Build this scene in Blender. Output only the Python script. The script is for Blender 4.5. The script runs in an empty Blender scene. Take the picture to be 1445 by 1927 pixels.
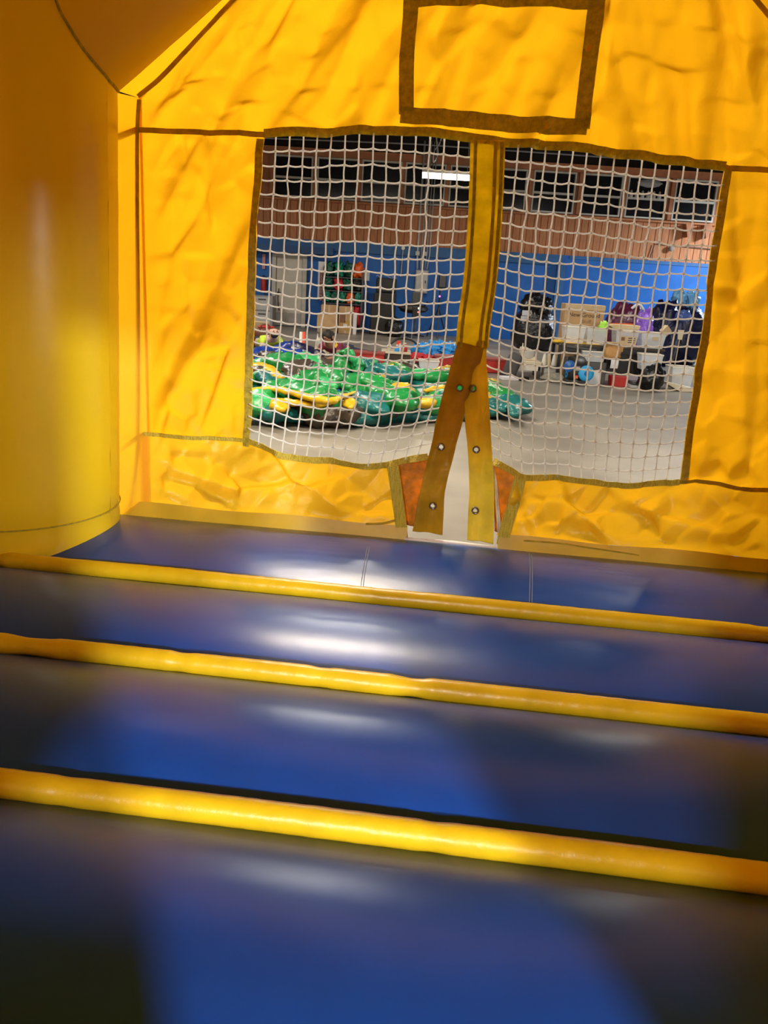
import bpy, math, random
import numpy as np
from math import sin, cos, pi, radians, atan, tan, sqrt
from mathutils import noise, Vector, Matrix
S = bpy.context.scene
COL = S.collection
random.seed(7)
# ------------------------------------------------------------------ camera, world, exposure, lights
F_PX, PITCH, ROLL, CAM_H = 1500.0, radians(16.25), radians(3.5), 1.55
cd = bpy.data.cameras.new('camera')
cd.sensor_fit = 'VERTICAL'; cd.sensor_height = 36.0; cd.lens = 36.0 * F_PX / 1927.0
cd.clip_start = 0.02; cd.clip_end = 200
cam = bpy.data.objects.new('camera', cd); COL.objects.link(cam)
Rm = Matrix.Rotation(pi / 2 - PITCH, 4, 'X') @ Matrix.Rotation(ROLL, 4, 'Z')
cam.matrix_world = Matrix.Translation((0, 0, CAM_H)) @ Rm
S.camera = cam
w = bpy.data.worlds.new('world'); S.world = w; w.use_nodes = True
w.node_tree.nodes['Background'].inputs[0].default_value = (0.02, 0.022, 0.03, 1)
w.node_tree.nodes['Background'].inputs[1].default_value = 0.3
S.view_settings.view_transform = 'Standard'; S.view_settings.look = 'None'
S.view_settings.gamma = 1.0; S.view_settings.use_curve_mapping = False
S.view_settings.exposure = 0.0
S.cycles.use_denoising = True
S.cycles.max_bounces = 8; S.cycles.diffuse_bounces = 5; S.cycles.transmission_bounces = 6; S.cycles.transparent_max_bounces = 12
S.cycles.sample_clamp_indirect = 6.0; S.cycles.caustics_reflective = False; S.cycles.caustics_refractive = False
WARM = (1.0, 0.86, 0.66); COOL = (0.75, 0.87, 1.0); NEUT = (1.0, 0.95, 0.86)
# hall lamps: x, y, z, long axis angle, watts, colour  (builder further down; the light of each lives there)
LAMPS = [
    (1.0, 20.0, 3.955, 0, 120, WARM),
    (11.3, 21.6, 4.5, 0, 1300, COOL),
    (-6.0, 19.5, 4.2, 0, 190, NEUT),
    (5.0, 15.0, 4.3, 0, 110, NEUT),
    (-3.2, 12.8, 4.3, 0, 250, NEUT),
    (-0.5, 9.6, 4.5, 0, 130, NEUT),
    (-0.50, 5.75, 4.9, 0, 270, WARM),
    (-1.75, 5.9, 4.9, 0, 110, WARM),
    (-3.8, 6.0, 4.2, 0, 150, WARM),
    (3.4, 6.4, 4.3, 0, 130, WARM),
    (7.5, 7.0, 4.3, 0, 80, NEUT),
]
# unseen bulbs placed to cast light patches inside the house: x, y, z, watts (through openings in its back and side walls)
UNSEEN_PENDANTS = [(1.845, -3.79, 2.55, 1900, .07), (-1.33, -4.39, 3.05, 1000, .12), (4.94, -.88, 2.42, 750, .3)]

# ------------------------------------------------------------------ pixel helpers (used to find where things stand)
R3 = np.array([[Rm[i][j] for j in range(3)] for i in range(3)])
C0 = np.array([0, 0, CAM_H])
def ray(x, y): return R3 @ np.array([(x - 722.5) / F_PX, -(y - 963.5) / F_PX, -1.0])
def on_z(x, y, z=0.0):
    d = ray(x, y); return C0 + d * ((z - CAM_H) / d[2])
def on_y(x, y, Y):
    d = ray(x, y); return C0 + d * (Y / d[1])
PHI = radians(5.5)
NV = np.array([sin(PHI), cos(PHI), 0]); UV = np.array([cos(PHI), -sin(PHI), 0])
WD = 3.06                                              # the front wall of the bounce house, along its own depth axis
def wp(x, y, D=WD):                                    # pixel -> (across, up) on the front wall
    d = ray(x, y); q = C0 + d * (D / (d @ NV)); return float(q @ UV), float(q[2])
def wpl(pts, D=WD): return [wp(x, y, D) for x, y in pts]
def bb(x0, y0, x1, y1, Y):                             # pixel box at depth Y -> centre x, bottom z, top z, width
    xc, yc = (x0 + x1) / 2, (y0 + y1) / 2
    a, b = on_y(x0, yc, Y), on_y(x1, yc, Y)
    return (a[0] + b[0]) / 2, on_y(xc, y1, Y)[2], on_y(xc, y0, Y)[2], b[0] - a[0]

# ------------------------------------------------------------------ materials
MATS = {}
def nd(t, k, **kw):
    n = t.nodes.new(k)
    for a, b in kw.items(): setattr(n, a, b)
    return n
def mat(name, col, rough=0.6, spec=0.4, metal=0.0, var=0.12, scale=6.0, bump=0.0, bscale=30.0, translucent=0.0, tcol=None,
        emit=0.0, alpha=1.0, coat=0.0, streak=None, crumple=0.0, dist=0.01, rand=0.0):
    if name in MATS: return MATS[name]
    m = bpy.data.materials.new(name); m.use_nodes = True; t = m.node_tree
    p = t.nodes['Principled BSDF']; L = t.links.new
    tc = nd(t, 'ShaderNodeTexCoord')
    mp = nd(t, 'ShaderNodeMapping'); L(tc.outputs['Object'], mp.inputs[0])
    if streak: mp.inputs['Scale'].default_value = streak
    ns = nd(t, 'ShaderNodeTexNoise'); ns.inputs['Scale'].default_value = scale; ns.inputs['Detail'].default_value = 5
    L(mp.outputs[0], ns.inputs['Vector'])
    mr = nd(t, 'ShaderNodeMapRange'); mr.inputs[1].default_value = 0.3; mr.inputs[2].default_value = 0.7
    mr.inputs[3].default_value = 1 - var; mr.inputs[4].default_value = 1 + var
    L(ns.outputs[0], mr.inputs[0])
    mx = nd(t, 'ShaderNodeMix', data_type='RGBA', blend_type='MULTIPLY'); mx.inputs[0].default_value = 1
    mx.inputs[6].default_value = (*col, 1)
    fac = mr.outputs[0]
    if rand:
        oi = nd(t, 'ShaderNodeObjectInfo'); r2 = nd(t, 'ShaderNodeMapRange')
        r2.inputs[3].default_value = 1 - rand; r2.inputs[4].default_value = 1 + rand
        L(oi.outputs['Random'], r2.inputs[0])
        mm = nd(t, 'ShaderNodeMath', operation='MULTIPLY'); L(fac, mm.inputs[0]); L(r2.outputs[0], mm.inputs[1]); fac = mm.outputs[0]
    L(fac, mx.inputs[7])
    L(mx.outputs[2], p.inputs['Base Color'])
    p.inputs['Roughness'].default_value = rough; p.inputs['Specular IOR Level'].default_value = spec
    p.inputs['Metallic'].default_value = metal; p.inputs['Coat Weight'].default_value = coat; p.inputs['Coat Roughness'].default_value = 0.12
    nrm = None
    if bump or crumple:
        h = None
        if bump:
            n2 = nd(t, 'ShaderNodeTexNoise'); n2.inputs['Scale'].default_value = bscale; n2.inputs['Detail'].default_value = 4
            L(tc.outputs['Object'], n2.inputs['Vector'])
            b1 = nd(t, 'ShaderNodeBump'); b1.inputs['Strength'].default_value = bump; b1.inputs['Distance'].default_value = dist
            L(n2.outputs[0], b1.inputs['Height']); nrm = b1.outputs[0]
        if crumple:
            n3 = nd(t, 'ShaderNodeTexNoise'); n3.inputs['Scale'].default_value = 5; n3.inputs['Detail'].default_value = 2; n3.inputs['Distortion'].default_value = 0.6
            L(tc.outputs['Object'], n3.inputs['Vector'])
            vo = nd(t, 'ShaderNodeTexVoronoi', feature='F1'); vo.inputs['Scale'].default_value = 9
            ad = nd(t, 'ShaderNodeVectorMath', operation='MULTIPLY_ADD'); ad.inputs[1].default_value = (0.25, 0.25, 0.25)
            L(n3.outputs[1], ad.inputs[0]); L(tc.outputs['Object'], ad.inputs[2]); L(ad.outputs[0], vo.inputs['Vector'])
            b2 = nd(t, 'ShaderNodeBump'); b2.inputs['Strength'].default_value = crumple; b2.inputs['Distance'].default_value = 0.03
            L(vo.outputs['Distance'], b2.inputs['Height'])
            if nrm: L(nrm, b2.inputs['Normal'])
            nrm = b2.outputs[0]
        L(nrm, p.inputs['Normal'])
    if emit:
        p.inputs['Emission Color'].default_value = (*col, 1); p.inputs['Emission Strength'].default_value = emit
    out = t.nodes['Material Output']; sh = p.outputs[0]
    if translucent:
        tr = nd(t, 'ShaderNodeBsdfTranslucent')
        tm = nd(t, 'ShaderNodeMix', data_type='RGBA', blend_type='MULTIPLY'); tm.inputs[0].default_value = 1
        tm.inputs[6].default_value = (*(tcol or col), 1); L(fac, tm.inputs[7]); L(tm.outputs[2], tr.inputs[0])
        if nrm: L(nrm, tr.inputs['Normal'])
        ms = nd(t, 'ShaderNodeMixShader'); ms.inputs[0].default_value = translucent
        L(sh, ms.inputs[1]); L(tr.outputs[0], ms.inputs[2]); sh = ms.outputs[0]
    if alpha < 1:
        tp = nd(t, 'ShaderNodeBsdfTransparent'); ms = nd(t, 'ShaderNodeMixShader'); ms.inputs[0].default_value = alpha
        L(tp.outputs[0], ms.inputs[1]); L(sh, ms.inputs[2]); sh = ms.outputs[0]
    L(sh, out.inputs[0]); MATS[name] = m; return m

YF = dict(rough=0.5, spec=0.35, var=0.05, scale=3, translucent=0.6, tcol=(.85, 0.425, 0.006))
M_wall = mat('yellow_fabric', (0.80, 0.50, 0.012), bump=0.25, bscale=90, dist=0.004, **YF)
M_low = mat('yellow_vinyl_crumpled', (0.80, 0.55, 0.03), bump=.3, bscale=30, dist=.008, **{**YF, 'translucent': 0.42, 'rough': 0.4})
M_hem = mat('folded_hem', (0.46, 0.40, 0.05), rough=0.55, var=0.25, scale=60, bump=0.4, bscale=120, translucent=0.42, tcol=(0.58, 0.48, 0.05))
M_web = mat('stitched_webbing', (0.48, 0.38, 0.04), rough=0.6, var=0.3, scale=50, streak=(6, 6, 0.6), bump=0.5, bscale=160, translucent=0.12)
M_band = mat('strap_vinyl', (0.62, 0.46, 0.03), rough=0.38, var=0.2, scale=14, bump=0.3, bscale=60, translucent=0.5, tcol=(.80, 0.62, 0.02))
M_flapd = mat('flap_vinyl_brown', (0.42, 0.26, 0.012), rough=0.26, var=0.25, scale=9, bump=0.5, bscale=22, translucent=0.25, tcol=(0.65, 0.36, 0.01))  # brown puts the shade of the backlit left flap into the colour
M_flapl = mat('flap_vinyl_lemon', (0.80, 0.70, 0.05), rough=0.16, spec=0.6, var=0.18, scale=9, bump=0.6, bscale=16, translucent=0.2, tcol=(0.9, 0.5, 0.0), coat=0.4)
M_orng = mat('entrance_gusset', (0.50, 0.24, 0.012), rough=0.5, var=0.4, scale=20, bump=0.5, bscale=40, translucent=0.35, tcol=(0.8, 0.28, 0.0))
M_pole = mat('column_vinyl', (0.72, 0.52, 0.012), rough=0.28, spec=0.6, var=0.03, scale=3, bump=0.12, bscale=14, dist=0.006, translucent=0.10, tcol=(0.95, 0.45, 0.0))
M_beam = mat('beam_vinyl', (0.74, 0.53, 0.012), rough=0.42, spec=0.3, var=0.03, scale=3, bump=0.12, bscale=14, dist=0.006, translucent=0.2, tcol=(0.95, 0.45, 0.0))
M_bead = mat('yellow_piping', (0.56, 0.37, 0.008), rough=0.34, spec=0.45, var=0.10, scale=12, bump=0.25, bscale=25)
M_blue = mat('blue_vinyl', (0.002, 0.043, 0.265), rough=0.29, spec=0.45, var=0.10, scale=5, bump=0.10, bscale=9, dist=0.008)
M_back = mat('thick_yellow_vinyl', (.70, .46, .01), rough=.45, var=.05, translucent=.3, tcol=(.9, .42, .004))  # unseen back and roof, made denser to keep the glow inside down
M_cord = mat('net_cord', (0.74, 0.76, 0.77), rough=0.8, var=0.06, scale=60, translucent=0.5, tcol=(.92, .94, .96))
M_steel = mat('grommet_steel', (0.16, 0.14, 0.12), rough=0.25, metal=0.9, var=0.05)
M_thread = mat('thread', (0.22, 0.26, 0.36), rough=0.8)
M_conc = mat('concrete', (0.215, 0.192, 0.158), rough=0.42, spec=0.4, var=0.28, scale=0.9, bump=0.08, bscale=40)
M_bluew = mat('blue_paint', (0.010, 0.110, 0.40), rough=0.5, spec=0.35, var=0.15, scale=2.2, bump=0.1, bscale=60)
M_blued = mat('dark_blue_paint', (0.010, 0.055, 0.17), rough=0.5, var=0.2, scale=3)
M_bluel = mat('greyed_blue_paint', (0.022, 0.105, 0.27), rough=0.55, var=0.2, scale=3)
M_sid = mat('brown_siding', (0.47, 0.18, 0.07), rough=0.65, var=0.28, scale=5, streak=(9, 9, 0.7), bump=0.2, bscale=40, rand=0.10)
M_trim = mat('brown_trim', (0.42, 0.15, 0.06), rough=0.6, var=0.15, scale=4)
M_ceil = mat('dark_ceiling', (0.018, 0.013, 0.010), rough=0.9, var=0.4, scale=2)
M_raft = mat('rafter_wood', (0.04, 0.026, 0.018), rough=0.9, var=0.3, scale=3)
M_hallw = mat('hall_wall', (0.16, 0.14, 0.13), rough=0.8, var=0.2, scale=1)
M_frame = mat('window_frame_paint', (0.55, 0.50, 0.42), rough=0.5)
M_glass = mat('dark_window_glass', (0.012, 0.012, 0.014), rough=0.12, spec=0.5, var=0.3, scale=2)
M_door = mat('door_paint', (0.52, 0.47, 0.40), rough=0.5, var=0.12, scale=1.6)
M_doorf = mat('door_frame_paint', (0.46, 0.42, 0.36), rough=0.5)
M_kick = mat('kick_plate', (0.34, 0.31, 0.28), rough=0.35, metal=0.4)
M_black = mat('black_plastic', (0.012, 0.011, 0.010), rough=0.45, var=0.3, scale=8)
M_bag = mat('black_film', (0.006, 0.006, 0.007), rough=0.2, spec=0.6, var=0.3, bump=0.8, bscale=9, dist=0.05)
M_grey = mat('grey_paint', (0.28, 0.27, 0.27), rough=0.5)
M_lgrey = mat('light_grey_paint', (0.45, 0.44, 0.42), rough=0.45)
M_dgrey = mat('dark_grey_plastic', (0.07, 0.068, 0.068), rough=0.45)
M_card = mat('cardboard', (0.48, 0.30, 0.15), rough=0.8, var=0.12, scale=5)
M_cardl = mat('pale_cardboard', (0.56, 0.42, 0.26), rough=0.8, var=0.1, scale=5)
M_kraft = mat('kraft_paper', (0.52, 0.28, 0.10), rough=0.7, var=0.15, bump=0.4, bscale=12, dist=0.03)
M_white = mat('white_plastic', (0.72, 0.68, 0.60), rough=0.4, var=0.06)
M_paper = mat('paper', (0.68, 0.66, 0.68), rough=0.8, var=0.06)
M_cream = mat('cream_enamel', (0.66, 0.58, 0.42), rough=0.35, var=0.06)
M_red = mat('red_paint', (0.42, 0.022, 0.018), rough=0.5, var=0.15)
M_redc = mat('red_cloth', (0.50, 0.02, 0.03), rough=0.6, var=0.2, bump=0.5, bscale=9, dist=0.03)
M_orange = mat('orange_vinyl', (0.75, 0.12, 0.02), rough=0.4)
M_yel = mat('bright_yellow', (0.80, 0.50, 0.04), rough=0.5)
M_clear = mat('clear_plastic', (0.80, 0.83, 0.86), rough=0.2, spec=0.6, alpha=0.38, var=0.06)
M_tarp = mat('blue_tarp', (0.035, 0.30, 0.75), rough=0.3, var=0.2, bump=0.7, bscale=7, dist=0.05)
M_navyt = mat('royal_blue_vinyl', (0.015, 0.05, 0.30), rough=0.28, var=0.25, bump=0.6, bscale=4, dist=0.05)
M_navy = mat('navy_film', (0.008, 0.010, 0.045), rough=0.3, var=0.25, bump=0.8, bscale=6, dist=0.05)
M_lblue = mat('pale_blue_film', (0.16, 0.42, 0.72), rough=0.15, spec=0.7, var=0.3, bump=0.9, bscale=12, dist=0.05)
M_mar = mat('maroon_film', (0.075, 0.010, 0.035), rough=0.3, var=0.25, bump=0.7, bscale=6, dist=0.05)
M_purp = mat('purple_film', (0.20, 0.08, 0.50), rough=0.18, spec=0.65, var=0.3, bump=0.9, bscale=9, dist=0.05)
M_vg = mat('green_vinyl', (0.010, 0.20, 0.040), rough=0.3, spec=0.4, var=0.25, scale=4, bump=0.6, bscale=4, dist=0.05)
M_vg2 = mat('pale_green_vinyl', (0.035, 0.36, 0.11), rough=0.3, spec=0.4, var=0.25, scale=4, bump=0.6, bscale=4, dist=0.05)
M_vy = mat('golden_vinyl', (0.58, 0.36, 0.010), rough=0.3, spec=0.4, var=0.15, scale=4, bump=0.6, bscale=4, dist=0.04)
M_vk = mat('dark_brown_vinyl', (0.055, 0.040, 0.028), rough=0.3, spec=0.4, var=0.25, bump=0.6, bscale=4, dist=0.05)
M_vt = mat('teal_vinyl', (0.010, 0.115, 0.110), rough=0.3, spec=0.4, var=0.3, bump=0.6, bscale=4, dist=0.05)
M_vb = mat('mid_blue_vinyl', (0.020, 0.11, 0.36), rough=0.3, spec=0.4, var=0.2, bump=0.6, bscale=4, dist=0.05)
M_skin = mat('skin', (0.74, 0.45, 0.34), rough=0.5, var=0.08, scale=12)
M_skind = mat('tanned_skin', (0.40, 0.20, 0.12), rough=0.5, var=0.08, scale=12)
M_hair = mat('dark_hair', (0.022, 0.014, 0.010), rough=0.6, var=0.4, scale=30)
M_neon = mat('neon_yellow_cloth', (0.62, 0.80, 0.06), rough=0.8, var=0.1)
M_maro = mat('maroon_cloth', (0.20, 0.018, 0.055), rough=0.8, var=0.15)
M_jean = mat('dark_trousers', (0.03, 0.035, 0.06), rough=0.9)
M_tube = mat('lamp_tube', (1.0, 0.90, 0.74), emit=14.0)
M_leda = mat('red_indicator', (1.0, 0.12, 0.10), emit=3.0)
M_ledb = mat('white_indicator', (0.8, 1.0, 0.9), emit=3.0)
M_ledp = mat('pink_indicator', (1.0, 0.15, 0.6), emit=3.0)
M_dgreen = mat('dark_green_film', (0.010, 0.085, 0.055), rough=0.3, var=0.4, bump=0.8, bscale=9, dist=0.04)
M_green = mat('mid_green_film', (0.014, 0.20, 0.13), rough=0.3, var=0.3, bump=0.8, bscale=9, dist=0.04)
M_lime = mat('lime_plastic', (0.38, 0.75, 0.08), rough=0.4, var=0.2)
M_cyan = mat('blower_blue', (0.03, 0.32, 0.66), rough=0.4)
M_leather = mat('brown_leather', (0.22, 0.08, 0.04), rough=0.5)
M_signr = mat('dark_red_print', (0.25, 0.03, 0.03), rough=0.6)
M_ink = mat('ink', (0.02, 0.02, 0.025), rough=0.8)
M_cone = mat('thread_cone', (0.66, 0.54, 0.34), rough=0.8)
M_cloth = mat('grey_cloth', (0.30, 0.28, 0.22), rough=0.85, var=0.3, bump=0.5, bscale=12, dist=0.03)

# ------------------------------------------------------------------ mesh builder
def catmull(pts, n=6):
    P = [np.array(p, float) for p in pts]
    if len(P) < 3:
        return [P[0] + (P[-1] - P[0]) * i / n for i in range(n + 1)]
    P = [2 * P[0] - P[1]] + P + [2 * P[-1] - P[-2]]
    o = []
    for i in range(1, len(P) - 2):
        a, b, c, d = P[i - 1:i + 3]
        for k in range(n):
            t = k / n
            o.append(0.5 * (2 * b + (c - a) * t + (2 * a - 5 * b + 4 * c - d) * t * t + (3 * b - a - 3 * c + d) * t ** 3))
    o.append(P[-2]); return o
def nz(p, s=0.0): return noise.noise(Vector((p[0] + s, p[1] + s * 1.7, p[2] - s)))
def ridge(x, y, s): return 1 - abs(2 * noise.noise(Vector((x, y, s))))
class MB:
    def __init__(self): self.v = []; self.f = []
    def add(self, vs, fs):
        o = len(self.v); self.v += [tuple(float(c) for c in p) for p in vs]; self.f += [tuple(i + o for i in q) for q in fs]; return self
    def box(self, c, s, rz=0.0, top=1.0, rx=0.0, ry=0.0):
        vs = []
        M = Matrix.Rotation(rz, 3, 'Z') @ Matrix.Rotation(ry, 3, 'Y') @ Matrix.Rotation(rx, 3, 'X')
        for z in (-1, 1):
            k = top if z > 0 else 1
            for x, y in ((-1, -1), (1, -1), (1, 1), (-1, 1)):
                p = M @ Vector((x * s[0] / 2 * k, y * s[1] / 2 * k, z * s[2] / 2)); vs.append((c[0] + p.x, c[1] + p.y, c[2] + p.z))
        return self.add(vs, [(3, 2, 1, 0), (4, 5, 6, 7), (0, 1, 5, 4), (1, 2, 6, 5), (2, 3, 7, 6), (3, 0, 4, 7)])
    def tube(self, path, r, n=8, cap=True, ell=1.0, up=(0, 0, 1), jit=0.0, seed=0, closed=False):
        P = [np.array(p, float) for p in path]; N = len(P); vs = []; fs = []
        for i in range(N):
            if closed: t = P[(i + 1) % N] - P[i - 1]
            else: t = P[min(i + 1, N - 1)] - P[max(i - 1, 0)]
            t = t / (np.linalg.norm(t) + 1e-9)
            u = np.array(up, float)
            if abs(u @ t) > 0.95: u = np.array((1.0, 0, 0))
            a = np.cross(t, u); a /= np.linalg.norm(a); b = np.cross(a, t)
            ri = r[i] if hasattr(r, '__len__') else r
            for k in range(n):
                th = 2 * pi * k / n; rr = ri
                p = P[i] + a * cos(th) * rr * ell + b * sin(th) * rr
                if jit: p = p + (p - P[i]) * jit * (nz(p * 3.1, seed) + .9 * (abs(nz(p * 4.6, seed + 5)) - .3) + .7 * (abs(nz(p * 9.3, seed + 9)) - .3))
                vs.append(p)
        for i in range(N if closed else N - 1):
            for k in range(n):
                j = (i + 1) % N; fs.append((i * n + k, i * n + (k + 1) % n, j * n + (k + 1) % n, j * n + k))
        if cap and not closed:
            fs.append(tuple(range(n - 1, -1, -1))); fs.append(tuple((N - 1) * n + k for k in range(n)))
        return self.add(vs, fs)
    def cyl(self, p0, p1, r0, r1=None, n=16): return self.tube([p0, p1], [r0, r0 if r1 is None else r1], n)
    def lathe(self, prof, c=(0, 0, 0), n=24, axis='Z'):
        vs = []; fs = []
        for r, h in prof:
            for k in range(n):
                a = 2 * pi * k / n
                q = (r * cos(a), r * sin(a), h)
                if axis == 'Y': q = (q[0], h, q[1])
                if axis == 'X': q = (h, q[0], q[1])
                vs.append((c[0] + q[0], c[1] + q[1], c[2] + q[2]))
        for i in range(len(prof) - 1):
            for k in range(n): fs.append((i * n + k, i * n + (k + 1) % n, (i + 1) * n + (k + 1) % n, (i + 1) * n + k))
        return self.add(vs, fs)
    def blob(self, c, r, amp=0.15, fr=2.5, seed=0, nu=22, nv=14, flat=None, pw=1.0):
        vs = []; fs = []
        for j in range(nv + 1):
            ph = pi * j / nv
            for k in range(nu):
                th = 2 * pi * k / nu
                sp = lambda q: math.copysign(abs(q) ** pw, q)
                d = np.array((sp(sin(ph)) * sp(cos(th)), sp(sin(ph)) * sp(sin(th)), sp(cos(ph))))
                k2 = 1 + amp * (nz(d * fr, seed) + 0.5 * nz(d * fr * 2.3, seed + 3) - 0.5 * abs(nz(d * fr * 1.6, seed + 9)))
                p = np.array(c) + d * np.array(r) * k2
                if flat is not None: p[2] = max(p[2], flat)
                vs.append(p)
        for j in range(nv):
            for k in range(nu): fs.append((j * nu + k, (j + 1) * nu + k, (j + 1) * nu + (k + 1) % nu, j * nu + (k + 1) % nu))
        return self.add(vs, fs)
    def grid(self, fn, nu, nv):
        vs = [fn(i / nu, j / nv) for j in range(nv + 1) for i in range(nu + 1)]
        return self.add(vs, [(j * (nu + 1) + i, j * (nu + 1) + i + 1, (j + 1) * (nu + 1) + i + 1, (j + 1) * (nu + 1) + i) for j in range(nv) for i in range(nu)])
    def prism(self, poly, y0, y1):                     # polygon in x,z extruded along y
        n = len(poly); vs = [(x, y0, z) for x, z in poly] + [(x, y1, z) for x, z in poly]
        return self.add(vs, [tuple(range(n)), tuple(range(2 * n - 1, n - 1, -1))] + [(i, i + n, (i + 1) % n + n, (i + 1) % n) for i in range(n)])
    def build(self, name, m, parent=None, loc=None, smooth=False, bevel=0.0, solid=0.0, sub=0, kind=None, label=None):
        me = bpy.data.meshes.new(name); me.from_pydata(self.v, [], self.f); me.update()
        if smooth: me.polygons.foreach_set('use_smooth', [True] * len(me.polygons))
        me.materials.append(m); o = bpy.data.objects.new(name, me); COL.objects.link(o)
        if loc is not None: o.location = loc
        if parent: o.parent = parent
        if solid: md = o.modifiers.new('solid', 'SOLIDIFY'); md.thickness = solid; md.offset = 0
        if bevel: md = o.modifiers.new('bevel', 'BEVEL'); md.width = bevel; md.segments = 2; md.limit_method = 'ANGLE'
        if sub: md = o.modifiers.new('sub', 'SUBSURF'); md.levels = sub; md.render_levels = sub
        if kind: o['kind'] = kind
        if label: o['label'] = label
        return o
def thing(name, label, cat, loc, rz=0.0, group=None):
    o = bpy.data.objects.new(name, None); COL.objects.link(o); o.empty_display_size = 0.1
    o.location = [float(c) for c in loc]; o.rotation_euler = (0, 0, rz); o['label'] = label; o['category'] = cat
    if group: o['group'] = group
    return o
def tag(o, label, cat, group=None):
    o['label'] = label; o['category'] = cat
    if group: o['group'] = group
    return o
def struct(o): o['kind'] = 'structure'; return o
def text(name, s, size, m, parent, loc, rot=(pi / 2, 0, 0), ext=0.001):
    c = bpy.data.curves.new(name, 'FONT'); c.body = s; c.size = size; c.extrude = ext; c.align_x = 'CENTER'; c.align_y = 'CENTER'
    c.materials.append(m); tmp = bpy.data.objects.new(name, c); COL.objects.link(tmp); dg = bpy.context.evaluated_depsgraph_get(); me = bpy.data.meshes.new_from_object(tmp.evaluated_get(dg)); bpy.data.objects.remove(tmp)
    o = bpy.data.objects.new(name, me); COL.objects.link(o); o.parent = parent; o.location = loc; o.rotation_euler = rot; return o
def interp(pl, x):                                     # value of a polyline (x sorted) at x
    xs = [p[0] for p in pl]; ys = [p[1] for p in pl]; return float(np.interp(x, xs, ys))

# ================================================================== THE HALL
BY = 25.0
HX0, HX1, HY0 = -11.0, 14.0, -13.0
struct(MB().box(((HX0 + HX1) / 2, (BY + HY0) / 2, -0.1), (HX1 - HX0, BY - HY0 + 0.6, 0.2)).build('floor', M_conc))
struct(MB().box(((HX0 + HX1) / 2, (BY + HY0) / 2, 5.9), (HX1 - HX0 + .6, BY - HY0 + 0.6, 0.2)).build('ceiling', M_ceil))
ceil = bpy.data.objects['ceiling']
for i in range(18):
    MB().box(((HX0 + HX1) / 2, 24.2 - i * 2.0, 5.66), (HX1 - HX0, 0.12, 0.28)).build('rafter', M_raft, ceil)
struct(MB().box((HX0 - 0.1, (BY + HY0) / 2, 2.9), (0.2, BY - HY0, 5.8)).build('wall_left', M_hallw))
struct(MB().box((HX1 + 0.1, (BY + HY0) / 2, 2.9), (0.2, BY - HY0, 5.8)).build('wall_right', M_hallw))
struct(MB().box(((HX0 + HX1) / 2, HY0 - 0.1, 2.9), (HX1 - HX0, 0.2, 5.8)).build('wall_front', M_hallw))
wb = struct(MB().box(((HX0 + HX1) / 2, BY + 0.15, 1.275), (HX1 - HX0, 0.3, 2.55)).build('wall_back', M_bluew))
MB().box(((HX0 + HX1) / 2, BY + 0.19, 3.80), (HX1 - HX0, 0.22, 2.5)).build('upper_wall', M_trim, wb)
MB().box(((HX0 + HX1) / 2, BY + 0.19, 5.44), (HX1 - HX0, 0.22, 0.76)).build('dark_header', M_ceil, wb)
pl_me = None
for i in range(110):                                   # vertical siding boards
    x = HX0 + 2 + i * 0.2
    if x > HX1: break
    if pl_me is None:
        o = MB().box((0, 0, 0), (0.188, 0.04, 1.10)).build('plank', M_sid, wb, bevel=0.006); pl_me = o
    else:
        o = pl_me.copy(); o.parent = wb; COL.objects.link(o)
    o.location = (x, BY + 0.06 - random.random() * 0.012, 3.10)
MB().box((0.45, BY - 0.01, 2.40), (8.9, 0.12, 0.28)).build('ledge_band', M_bluel, wb)
MB().box((9.5, BY + 0.01, 2.50), (8.9, 0.06, 0.09)).build('ledge_trim', M_bluel, wb)
MB().box((4.82, BY - 0.06, 1.13), (0.24, 0.22, 2.26)).build('pilaster', M_bluel, wb)
MB().box((-4.0, BY - 0.24, 2.235), (4.1, 0.5, 0.2)).build('soffit_beam', M_blued, wb)
MB().box(((HX0 + HX1) / 2, BY + 0.03, 4.945), (HX1 - HX0, 0.16, 0.21)).build('fascia_board', M_trim, wb)
MB().box(((HX0 + HX1) / 2, BY - 0.02, 5.03), (HX1 - HX0, 0.12, 0.04)).build('fascia_lip', M_sid, wb)
MB().box(((HX0 + HX1) / 2, BY - 0.01, 3.645), (HX1 - HX0, 0.14, 0.05)).build('sill_rail', M_sid, wb)
MB().tube([(-4.4, BY - 0.4, 5.18), (0.2, BY - 0.4, 5.27), (4.5, BY - 0.4, 5.24), (10, BY - 0.4, 5.2)], 0.022, 8).build('ceiling_pipe', M_grey, wb)
for x in (8.36, 8.9):                                  # brackets under the last window
    MB().prism([(x - .11, 3.60), (x + .11, 3.60), (x + .06, 3.30), (x - .02, 3.24)], BY - 0.3, BY + .03).build('corbel', M_trim, wb)
MB().tube([(7.55, BY - .02, 3.03), (9.5, BY - .02, 2.96)], 0.012, 6).build('wall_cable', M_dgrey, wb)
MB().tube([(7.42, BY - .02, 2.58), (7.50, BY - .02, 3.0)], 0.016, 6).build('wall_cable', M_dgrey, wb)
knob = MB().lathe([(0, -.16), (.07, -.15), (.085, -.1), (.06, -.04), (.05, 0)], (8.0, BY + 0.02, 2.92), 16, 'Y').build('alarm_bell', M_grey, wb, smooth=True)
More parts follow.
